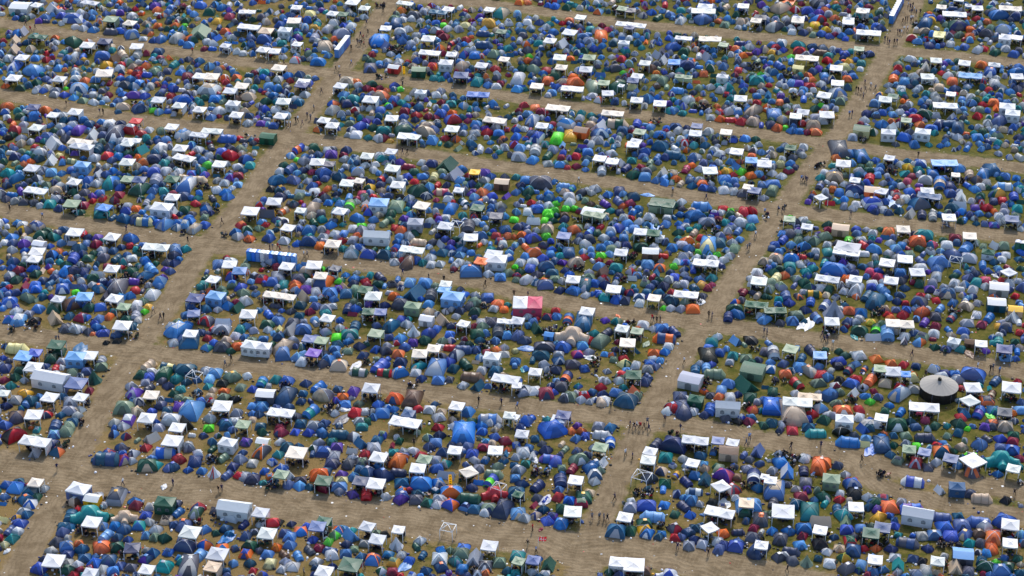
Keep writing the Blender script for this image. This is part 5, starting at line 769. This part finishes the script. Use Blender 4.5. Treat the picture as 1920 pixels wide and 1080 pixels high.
def make_cabin(it, label):
    a, b, H = dims(it); cw = shade_of(it['c']); cr = shade_of(it['c2']) if it['c2'] else cw * 1.05
    t = bpy.data.objects.new('cabin_tent', None); col.objects.link(t); t.location = (*it['pos'], 0); t.rotation_euler.z = it['ang']; tag(t, it, label)
    hz = H * .72; g = Geo(); rg = Geo(); xs = np.linspace(-a / 2 - .05, a / 2 + .05, 6)
    for s in (-1, 1):
        rg.add([(x, s * y, z - .05 * math.sin(math.pi * i / 5)) for y, z in ((b / 2 + .08, hz), (b / 4, hz + .25), (0, hz + .42)) for i, x in enumerate(xs)], grid_faces(2, 5), cr)
        g.add([(x, s * b / 2, z) for z in (.02, hz - .02) for x in np.linspace(-a / 2, a / 2, 6)], grid_faces(1, 5), cw)
    for x in (-a / 2, a / 2): g.add([(x, -b / 2, .02), (x, b / 2, .02), (x, b / 2, hz), (x, 0, hz + .4), (x, -b / 2, hz)], [(0, 1, 2, 3, 4)], cw * .95, False)
    build('roof', rg, M_CANOPY, t); build('wall', g, M_TENT, t)
    d = Geo(); y = -b / 2 - .03; d.add([(-.15 * a, y, .04), (.15 * a, y, .04), (.15 * a, y, hz * .75), (0, y, hz * .9), (-.15 * a, y, hz * .75)], [(0, 1, 2, 3, 4)], dark(cw, .4), False); build('door', d, M_TENT, t)
def make_tepee(it, label):
    W, _, H = dims(it); c1 = shade_of(it['c']); c2 = shade_of(it['c2']) if it['c2'] else c1
    t = build('tepee_tent', tepee(W, H, c1, c2), M_TENT, None, (*it['pos'], 0), it['ang']); tag(t, it, label)
    g = Geo(); tube(g, [(0, 0, H * .9), (0.02, 0, H * 1.08)], .05, shade_of('z')); build('centre_pole', g, M_SOLID, t)
    d = Geo(); d.add([(-.13 * W, -W * .475, .05), (.13 * W, -W * .475, .05), (0, -W * .22, H * .55)], [(0, 1, 2)], dark(c1, .4), False); build('door', d, M_TENT, t)
def make_family(it, label):
    W, _, H = dims(it); c1 = shade_of(it['c']); c2 = shade_of(it['c2']) if it['c2'] else c1
    t = build('family_tent', dome(W * .55, W * .52, H, c1, c2, 1 if it['c2'] else 0, (0, 0), 5, 6, .006, 1.1), M_TENT, None, (*it['pos'], 0), it['ang']); tag(t, it, label)
    for ang in (R(200), R(-20), R(-90)):
        d = W * (.36 if ang != R(-90) else .3); o = build('sleeping_pod', tunnel(W * .42, W * .34, H * .68, c1, c2, 2), M_TENT, t, (math.cos(ang) * d, math.sin(ang) * d * .85, 0), ang)
        build('door', tunnel_door(W * .42, W * .34, H * .6, dark(c1, .4)), M_TENT, o)
def sheet_geo(it):
    a, b = it['a'], it['b'] * .9; g = Geo(); n = 9; S, T = np.meshgrid(np.linspace(-.5, .5, n), np.linspace(-.5, .5, n))
    z = .10 + .22 * np.abs(rng.normal(0, 1, S.shape)) * np.cos(math.pi * S) * np.cos(math.pi * T) + .04 * rng.random(S.shape)
    x = S * a * (1 + .25 * np.sin(T * 5 + a)) + rng.normal(0, .04, S.shape); y = T * b * (1 + .25 * np.cos(S * 6)) + rng.normal(0, .04, S.shape)
    top = np.stack([x, y, z], -1).reshape(-1, 3); low = top.copy(); low[:, 2] = .012
    g.add(top, grid_faces(n - 1, n - 1), shade_of(it['c']))
    rim = [j for j in range(n)] + [i * n + n - 1 for i in range(1, n)] + [(n - 1) * n + j for j in range(n - 2, -1, -1)] + [i * n for i in range(n - 2, 0, -1)]
    m = len(rim); g.add(np.concatenate([top[rim], low[rim]]), [(i, (i + 1) % m, m + (i + 1) % m, m + i) for i in range(m)], shade_of(it['c'])); return g
def make_sheet(it, label): tag(build('tarpaulin', sheet_geo(it), M_TENT, None, (*it['pos'], 0), it['ang']), it, label)
def make_round(it, label):
    W = it['a']; n = 18; t = bpy.data.objects.new('round_marquee', None); col.objects.link(t); t.location = (*it['pos'], 0); tag(t, it, label)
    g = Geo(); prof = [(.5, 2.0), (.36, 2.34), (.2, 2.74), (.08, 3.05), (.05, 3.12)]
    for k in range(n):
        A = [2 * math.pi * (k + s / 2) / n for s in range(3)]
        g.add([(W * r * math.cos(q), W * r * math.sin(q), z - (.03 if i == 1 else 0)) for r, z in prof for i, q in enumerate(A)], grid_faces(4, 2), np.array(lin((150, 146, 140))), False)
    build('roof', g, M_CANOPY, t)
    g = Geo()
    for k in range(n):
        A = [2 * math.pi * k / n, 2 * math.pi * (k + 1) / n]; g.add([(W * r * math.cos(q), W * r * math.sin(q), z) for z, r in ((0, .485), (2.0, .475)) for q in A], [(0, 1, 3, 2)], np.array((.012, .012, .013)), False)
    build('side_wall', g, M_TENT, t)
    g = Geo(); tube(g, [(0, 0, 3.06), (0, 0, 3.3), (.0, .02, 3.5), (0.05, .03, 3.6)], W * .05, np.array((.012, .012, .013)), 8); build('roof_cap', g, M_TENT, t)
    for k in range(0, n, 3):
        q = 2 * math.pi * k / n; g = Geo(); tube(g, [(W * .49 * math.cos(q), W * .49 * math.sin(q), 0), (W * .49 * math.cos(q), W * .49 * math.sin(q), 2.0)], .05, shade_of('e')); build('side_pole', g, M_SOLID, t)

# ---------------------------------------------------------------- people: one skinned body per pose, copied and dressed
def body_mesh(pose):
    bm = bmesh.new(); sk = []; V = {}
    def v(n, co, r): V[n] = bm.verts.new(co); sk.append(r)
    s = dict(stand=(.0, .0, .0), walk=(.30, -.26, .25), stride=(-.24, .34, -.25), turn=(.1, -.05, .12), carry=(.16, -.16, .0))[pose]; arm = .9 if pose == 'carry' else 0
    v('pel', (0, 0, .94), .135); v('bel', (0, .0, 1.10), .125); v('che', (0, .01, 1.30), .150); v('nec', (0, .015, 1.47), .06); v('hea', (0, .035, 1.60), .092); v('cro', (0, .02, 1.70), .085)
    for n, x, sw in (('L', -1, s[0]), ('R', 1, s[1])):
        v('hip' + n, (x * .10, 0, .88), .095); v('kne' + n, (x * .11, sw * .5 + .03, .49 + abs(sw) * .04), .062); v('ank' + n, (x * .11, sw - (.05 if sw < 0 else 0), .09 + (.07 if sw < -.1 else 0)), .045); v('toe' + n, (x * .12, sw + .15, .035), .04)
    for n, x, sw in (('L', -1, -s[2]), ('R', 1, s[2])):
        f = arm if n == 'R' else 0
        v('sho' + n, (x * .19, 0, 1.40), .062); v('elb' + n, (x * .25, sw * .35 + f * .08, 1.13), .046); w = Vector((x * .25, sw * .9 + .06 + f * .28, .90 + abs(sw) * .1 + f * .28)); v('wri' + n, w, .030)
        v('pal' + n, w + Vector((0, .03, -.08)), .030)
        for i, (ox, oy, l) in enumerate(((0, .035, .075), (0, .012, .085), (0, -.012, .08), (0, -.032, .06))): v(f'fi{i}' + n, w + Vector((ox - x * .012, .03 + oy, -.10 - l)), .009)
        v('thu' + n, w + Vector((-x * .03, .075, -.10)), .010)
    E = [('pel', 'bel'), ('bel', 'che'), ('che', 'nec'), ('nec', 'hea'), ('hea', 'cro')]
    for n in 'LR': E += [('pel', 'hip' + n), ('hip' + n, 'kne' + n), ('kne' + n, 'ank' + n), ('ank' + n, 'toe' + n), ('che', 'sho' + n), ('sho' + n, 'elb' + n), ('elb' + n, 'wri' + n), ('wri' + n, 'pal' + n), ('pal' + n, 'thu' + n)] + [('pal' + n, f'fi{i}' + n) for i in range(4)]
    for a, b in E: bm.edges.new((V[a], V[b]))
    me = bpy.data.meshes.new('body'); bm.to_mesh(me); bm.free(); o = bpy.data.objects.new('body', me); col.objects.link(o)
    m = o.modifiers.new('skin', 'SKIN'); m.use_smooth_shade = True
    for d, r in zip(me.skin_vertices[0].data, sk): d.radius = (r, r * .9)
    me.skin_vertices[0].data[0].use_root = True
    o.modifiers.new('sub', 'SUBSURF').levels = 1
    dg = bpy.context.evaluated_depsgraph_get(); ev = o.evaluated_get(dg); out = bpy.data.meshes.new_from_object(ev)
    vs = np.array([q.co[:] for q in out.vertices]); fs = [tuple(p.vertices) for p in out.polygons]
    bpy.data.objects.remove(o); bpy.data.meshes.remove(me); return vs, fs
BODY = {p: body_mesh(p) for p in ('stand', 'walk', 'stride', 'turn', 'carry')}
TOPS = dict(black=(22, 22, 26), navy=(30, 38, 80), grey=(110, 112, 120), white=(225, 225, 228), red=(180, 30, 40)); TOPS['light blue'] = (120, 150, 200)
LEGS = {'black': (20, 20, 24), 'dark blue': (34, 42, 76), 'beige': (170, 150, 120)}
def make_person(it, label):
    vs, fs = BODY['carry' if it['k'] == 'N' else random.choice(('stand', 'walk', 'stride', 'turn', 'walk', 'stride'))]
    skin = np.array(lin(random.choice(((214, 170, 145), (200, 150, 122), (222, 182, 160))))); hair = np.array(lin(random.choice(((60, 42, 30), (30, 24, 20), (150, 116, 70)))))
    top, leg = np.array(lin(TOPS[it['top']])), np.array(lin(LEGS[it['leg']])); g = Geo(); C = []; bare = random.random() < .4
    for f in fs:
        x, y, z = vs[list(f)].mean(0)
        if z < .1: c = np.array((.02, .018, .016))
        elif abs(x) > .17 and z < 1.42: c = skin if (z < .93 or (bare and z < 1.22)) else top
        elif z < .98: c = leg
        elif z < 1.47: c = top
        else: c = hair if (z > 1.66 or y < -.01) else skin
        if 1.60 < z < 1.635 and y > .1 and .015 < abs(x) < .05: c = np.array((.03, .03, .03))
        if 1.535 < z < 1.555 and y > .1 and abs(x) < .03: c = np.array((.3, .08, .07))
        C.append(c)
    g.add(vs * random.uniform(.96, 1.06), fs, np.array(C)); ang = random.choice((R(-17), R(163), R(75), R(-105))) + random.gauss(0, .4)
    tag(build('person', g, M_CLOTH, None, (*it['pos'], 0), ang), it, label)
    if it['k'] == 'N':
        fl = bpy.data.objects.new('flag', None); col.objects.link(fl); fl.location = (it['pos'][0] + .27, it['pos'][1] + .1, .6); fl['label'] = 'red flag with white cross marks carried on a pole above the mud lane'; fl['category'] = 'flag'
        g = Geo(); tube(g, [(0, 0, 0), (.15, 0, 2.6)], .03, shade_of('w')); build('flag_pole', g, M_SOLID, fl)
        g = Geo(); S, T = np.meshgrid(np.linspace(0, 1, 11), np.linspace(0, 1, 7)); v = np.stack([.1 + S * 1.3, .12 * np.sin(S * 7), 1.75 + T * .85 + S * .1], -1).reshape(-1, 3)
        red, wh = shade_of('r'), shade_of('w'); g.add(v, grid_faces(6, 10), np.array([wh if (j in (3, 6) or i in (2,)) and (i + j) % 2 == 0 else (shade_of('e') if (i + j) % 5 == 0 else red) for i in range(6) for j in range(10)])); build('flag_cloth', g, M_TENT, fl)

MAKE = dict(d=make_dome, t=make_tunnel, a=make_ridge, g=make_gazebo, G=make_gazebo, H=make_gazebo, h=make_cabin, w=make_party, W=make_party, p=make_tepee, f=make_family, x=make_sheet, F=make_frame, R=make_round, n=make_person, N=make_person)
todo = []
for i, it in enumerate(items):
    if id(it) in own:
        lb = label_for(i); it['label'] = lb
        if lb: used.add(lb)
        else: shared += 1
        todo.append(it)
print('own things', len(todo), 'labels not unique', shared)
for it in todo:
    lb = it['label']
    if lb is None:
        where = f"{COLS[min(3, int(it['px'] // 480))]}, {ROWS[min(3, max(0, int(it['py'] // 270)))]}"; lb = ' '.join(it['own_say'].split()[:7]) + ', ' + where
    MAKE[it['k']](it, lb)

# ---------------------------------------------------------------- the rest of the field: tents and gazebos past the first 300 of their kind
mass = Geo(); gmass = Geo(); lmass = Geo()
for it in items + filler:
    if id(it) in own or it['k'] in 'cnN': continue
    if it['k'] in 'gGH':
        gmass.merge(gazebo_roof(it), it['ang'], (*it['pos'], 0)); lc = shade_of('w')
        for x, y in gazebo_legs(it): lmass.merge(leg_geo(x, y, it['H'], lc), it['ang'], (*it['pos'], 0))
    elif it['k'] == 'd':
        a, b, H, c1, c2, pat, off, k, sh = dome_spec(it); mass.merge(dome(a, b, H, c1, c2, pat, off, 4, 4, .008, **sh), it['ang'], (*it['pos'], 0))
        mass.merge(dome_door(a, b, H, k, dark(c1, random.uniform(.45, .9)), off, **sh), it['ang'], (*it['pos'], 0))
        if random.random() < .55:
            pc = np.clip(c1 * random.choice((.5, 1.5, 1.8)) + .04, 0, .7)
            for dd in (1, -1): mass.merge(dome_pole(a, b, H, dd, pc, off, .055, sh['p'], 9), it['ang'], (*it['pos'], 0))
    elif it['k'] == 't':
        c1 = shade_of(it['c']); mass.merge(tunnel(*dims(it), c1, shade_of(it['c2']) if it['c2'] else c1), it['ang'], (*it['pos'], 0))
    elif it['k'] == 'a':
        c1 = shade_of(it['c']); mass.merge(ridge(*dims(it), c1, c1), it['ang'], (*it['pos'], 0))
def stuff(name, g, mat, label):
    o = build(name, g, mat); o['kind'] = 'stuff'; o['label'] = label; return o
stuff('tent_field', mass, M_TENT, 'sea of small dome tents in blues, greys and greens filling the blocks')
go = bpy.data.objects.new('gazebo_field', None)
if gmass.n:
    gm = stuff('gazebo_field', gmass, M_CANOPY, 'smaller white gazebos scattered among the distant tents')
    lg = build('legs', lmass, M_SOLID, gm); lg['kind'] = 'stuff'

# ---------------------------------------------------------------- camp circles: seated people, chairs, bags and rubbish
def seated():
    g = Geo(); top = np.array(lin(random.choices(((20, 20, 24), (28, 32, 60), (90, 92, 100), (215, 215, 220), (150, 30, 40), (60, 80, 60)), (8, 5, 2, 2, 1, 1))[0])); leg = np.array(lin(random.choice(((20, 20, 24), (34, 42, 76), (60, 54, 48))))); skin = np.array(lin((208, 160, 134)))
    n = 6; rings = [(.15, .11, .42), (.19, .12, .62), (.2, .11, .88), (.06, .06, .97), (.09, .1, 1.08), (.085, .09, 1.18), (.02, .02, 1.24)]
    v = [(rx * math.cos(2 * math.pi * k / n), ry * math.sin(2 * math.pi * k / n), z) for rx, ry, z in rings for k in range(n)]
    f = [(i * n + k, i * n + (k + 1) % n, (i + 1) * n + (k + 1) % n, (i + 1) * n + k) for i in range(len(rings) - 1) for k in range(n)]
    hair = np.array(lin(random.choice(((60, 42, 30), (30, 24, 20), (170, 130, 80)))))
    g.add(v, f, np.array([top] * (2 * n) + [top] * n + [skin] * n + [hair if k < 3 else skin for k in range(n)] + [hair] * n))
    for s in (-1, 1):
        tube(g, [(s * .1, 0, .46), (s * .12, -.42, .5), (s * .12, -.5, .05), (s * .12, -.64, .04)], .065, leg, 5)
        tube(g, [(s * .2, 0, .86), (s * .26, -.1, .62), (s * .15, -.34, .58)], .045, top, 5)
    return g
def chair():
    g = Geo(); c = np.array(lin(random.choices(((22, 22, 28), (26, 40, 90), (30, 70, 60), (110, 20, 30), (120, 122, 130)), (8, 4, 2, 1, 1))[0]))
    g.add([(-.27, -.25, .42), (.27, -.25, .42), (.25, .22, .36), (-.25, .22, .36), (.27, .38, .86), (-.27, .38, .86)], [(0, 1, 2, 3), (3, 2, 4, 5)], c, False)
    for s in (-1, 1): tube(g, [(s * .27, -.27, 0), (s * .27, .32, .6)], .02, np.array((.1, .1, .1)), 4); tube(g, [(s * .27, .28, 0), (s * .27, -.27, .6)], .02, np.array((.1, .1, .1)), 4)
    return g
def lump():
    g = Geo(); c = np.array(lin(random.choices(((25, 25, 30), (225, 226, 230), (40, 60, 120), (150, 120, 84), (190, 30, 40), (110, 112, 116), (70, 60, 50), (230, 170, 40)), (8, 5, 3, 2, 1, 3, 4, .6))[0])); s = random.uniform(.12, .34)
    n = 6; v = [(s * r * math.cos(2 * math.pi * k / n) * random.uniform(.7, 1.2), s * r * .8 * math.sin(2 * math.pi * k / n) * random.uniform(.7, 1.2), s * z) for r, z in ((1, 0.02), (.95, .5), (.4, .9)) for k in range(n)]
    g.add(v, [(i * n + k, i * n + (k + 1) % n, (i + 1) * n + (k + 1) % n, (i + 1) * n + k) for i in range(2) for k in range(n)] + [tuple(range(2 * n, 3 * n))], c); return g
POOL_P = [seated() for _ in range(24)]; POOL_C = [chair() for _ in range(16)]; POOL_L = [lump() for _ in range(60)]
crowd, chairs, gear = Geo(), Geo(), Geo()
def camp(x, y, rx, ry, n):
    for _ in range(n):
        t = random.uniform(0, 6.28); q = math.sqrt(random.random()); px, py = x + rx * q * math.cos(t), y + ry * q * math.sin(t); ang = math.atan2(y - py, x - px) + math.pi / 2 + random.gauss(0, .6)
        u = random.random()
        if u < .42: crowd.merge(random.choice(POOL_P), ang, (px, py, 0), random.uniform(.92, 1.05)); chairs.merge(random.choice(POOL_C), ang, (px, py + .02, 0))
        elif u < .58: chairs.merge(random.choice(POOL_C), ang, (px, py, 0))
        else: gear.merge(random.choice(POOL_L), ang, (px, py, 0))
cl = [it for it in items if it['k'] == 'c']
for it in cl:
    r = it['wm'] / 2; camp(*it['pos'], r, r * .75, max(4, int(r * r * 6.5)))
for it in items:
    if it['k'] in 'gGH' and not any(abs(q['px'] - it['px']) < it['wp'] * .6 and -5 < q['py'] - it['py'] < 26 for q in cl):
        camp(*it['pos'], it['a'] * .42, it['b'] * .42, int(it['a'] * it['b'] * 1.7))
stuff('seated_crowd', crowd, M_CLOTH, 'campers sitting close together under gazebos and between tents')
stuff('camping_chairs', chairs, M_TENT, 'dark folding camp chairs crowded under gazebos and between tents')
# loose rubbish everywhere, more of it along the lanes
bits = Geo(); P = []
for _ in range(15000):
    px, py = random.uniform(-60, 1980), random.uniform(-40, 1130); P.append(tuple(at(px, py))[:2])
D = lane_dist(P)
for (x, y), d in zip(P, D):
    if random.random() > (0.55 if -3 < d < 3 else .33) * (.3 if d < -1.0 else 1): continue
    s = abs(random.gauss(0, .08)) + .05; a = random.uniform(0, 6.28); h = random.uniform(.02, .12); ca, sa = math.cos(a) * s, math.sin(a) * s
    c = np.array(lin(random.choices(((222, 222, 220), (170, 168, 160), (30, 30, 32), (160, 140, 110), (60, 90, 170), (190, 40, 40)), (10, 5, 3, 3, 1, .6))[0]))
    bits.add([(x - ca, y - sa, .03), (x + sa, y - ca, .03), (x + ca, y + sa, .03), (x - sa, y + ca, .03), (x, y, .03 + h)], [(0, 1, 4), (1, 2, 4), (2, 3, 4), (3, 0, 4)], c, False)
for it in random.sample(solid_, 1500) + [q for q in solid_ if q['py'] > 600]:
    for _ in range(random.choice((0, 1, 2, 3))):
        a_ = random.uniform(0, 6.28); x_, y_ = it['pos'] + np.array((math.cos(a_), math.sin(a_))) * (it['rad'] * random.uniform(1.0, 1.5) + .2)
        bits.merge(random.choice(POOL_L), a_, (x_, y_, 0), random.uniform(.7, 1.1))
bits.merge(gear)
stuff('litter', bits, M_SOLID, 'scattered rubbish, cups, bags and boxes on the trampled ground')

# ---------------------------------------------------------------- portable toilets
ORD = ['first', 'second', 'third', 'fourth', 'fifth', 'sixth', 'seventh', 'eighth', 'ninth', 'tenth', 'eleventh', 'twelfth']
def toilet(p, ang, c, roof, label, group):
    t = bpy.data.objects.new('portable_toilet', None); col.objects.link(t); t.location = (p[0], p[1], 0); t.rotation_euler.z = ang; t['label'] = label; t['category'] = 'portable toilet'; t['group'] = group
    cb = shade_of(c, .05); g = Geo(); box(g, -.55, .55, -.55, .55, .06, 2.1, cb); box(g, -.57, .57, -.57, .57, 0, .06, dark(cb, .4)); build('cabin', g, M_SOLID, t)
    d = Geo(); box(d, -.38, .38, -.585, -.552, .12, 1.95, shade_of(random.choice('bwg')) if c == 'w' else cb * 1.25); dd = build('door', d, M_SOLID, t)
    h = Geo(); box(h, .24, .32, -.62, -.587, .95, 1.1, shade_of('e')); build('handle', h, M_SOLID, dd)
    r = Geo(); xs = np.linspace(-.58, .58, 6); r.add([(x, y, 2.1 + .2 * math.cos(x / .58 * 1.45)) for y in (-.58, .58) for x in xs], grid_faces(1, 5), shade_of(roof, .04))
    for y in (-.58, .58): r.add([(x, y, 2.1 + .2 * math.cos(x / .58 * 1.45)) for x in xs], [tuple(range(6))], shade_of(roof, .04), False)
    build('roof', r, M_SOLID, t)
def toilet_row(p0, p1, n, cols, roofs, where, face):
    A, B = at(*p0), at(*p1); ang = math.atan2(B.y - A.y, B.x - A.x) + face
    for i in range(n):
        q = A.lerp(B, i / (n - 1)); toilet((q.x, q.y), ang, cols[i % len(cols)], roofs[i % len(roofs)], f'{CNAME[cols[i % len(cols)]]} portable toilet, {ORD[i]} {where}', 'portable toilets ' + where.split(' of ')[0])
toilet_row((469, 487), (551, 496), 11, 'bbbwwbnbbbb', 'bwbwwbwbwbb', 'from the left of the row at the crossroads', 0)
toilet_row((633, 107), (652, 83), 9, 'b', 'w', 'from the near end of the row beside the upper left lane', math.pi)
toilet_row((1671, 43), (1690, 6), 11, 'b', 'w', 'from the near end of the row beside the upper right lane', math.pi)
toilet_row((1907, 470), (1918, 472), 2, 'f', 'g', 'of two green ones beside the lane', 0)

# ---------------------------------------------------------------- feather flags and lettering
def feather(px, py, h, c, label):
    p = at(px, py); t = bpy.data.objects.new('banner_flag', None); col.objects.link(t); t.location = (p.x, p.y, 0); t['label'] = label; t['category'] = 'banner'
    g = Geo(); tube(g, [(0, 0, 0), (0, 0, h)], .03, shade_of('w')); build('flag_pole', g, M_SOLID, t)
    g = Geo(); S, T = np.meshgrid(np.linspace(0, 1, 5), np.linspace(0, 1, 9)); v = np.stack([.03 + S * .6 * (1 - .3 * (T - .4) ** 2), .06 * np.sin(T * 6 + S * 3), .5 + T * (h - .55)], -1).reshape(-1, 3)
    g.add(v, grid_faces(8, 4), np.array([dark(PAL['y'], .25) if (i % 2 == 0 and j in (1, 2)) else PAL[c] for i in range(8) for j in range(4)])); build('flag_cloth', g, M_TENT, t)
feather(841, 913, 2.6, 'y', 'upright yellow banner with dark markings behind an orange and blue dome tent')
feather(755, 143, 2.6, 'y', 'upright yellow banner with dark markings beside a red ridge tent near the lane')
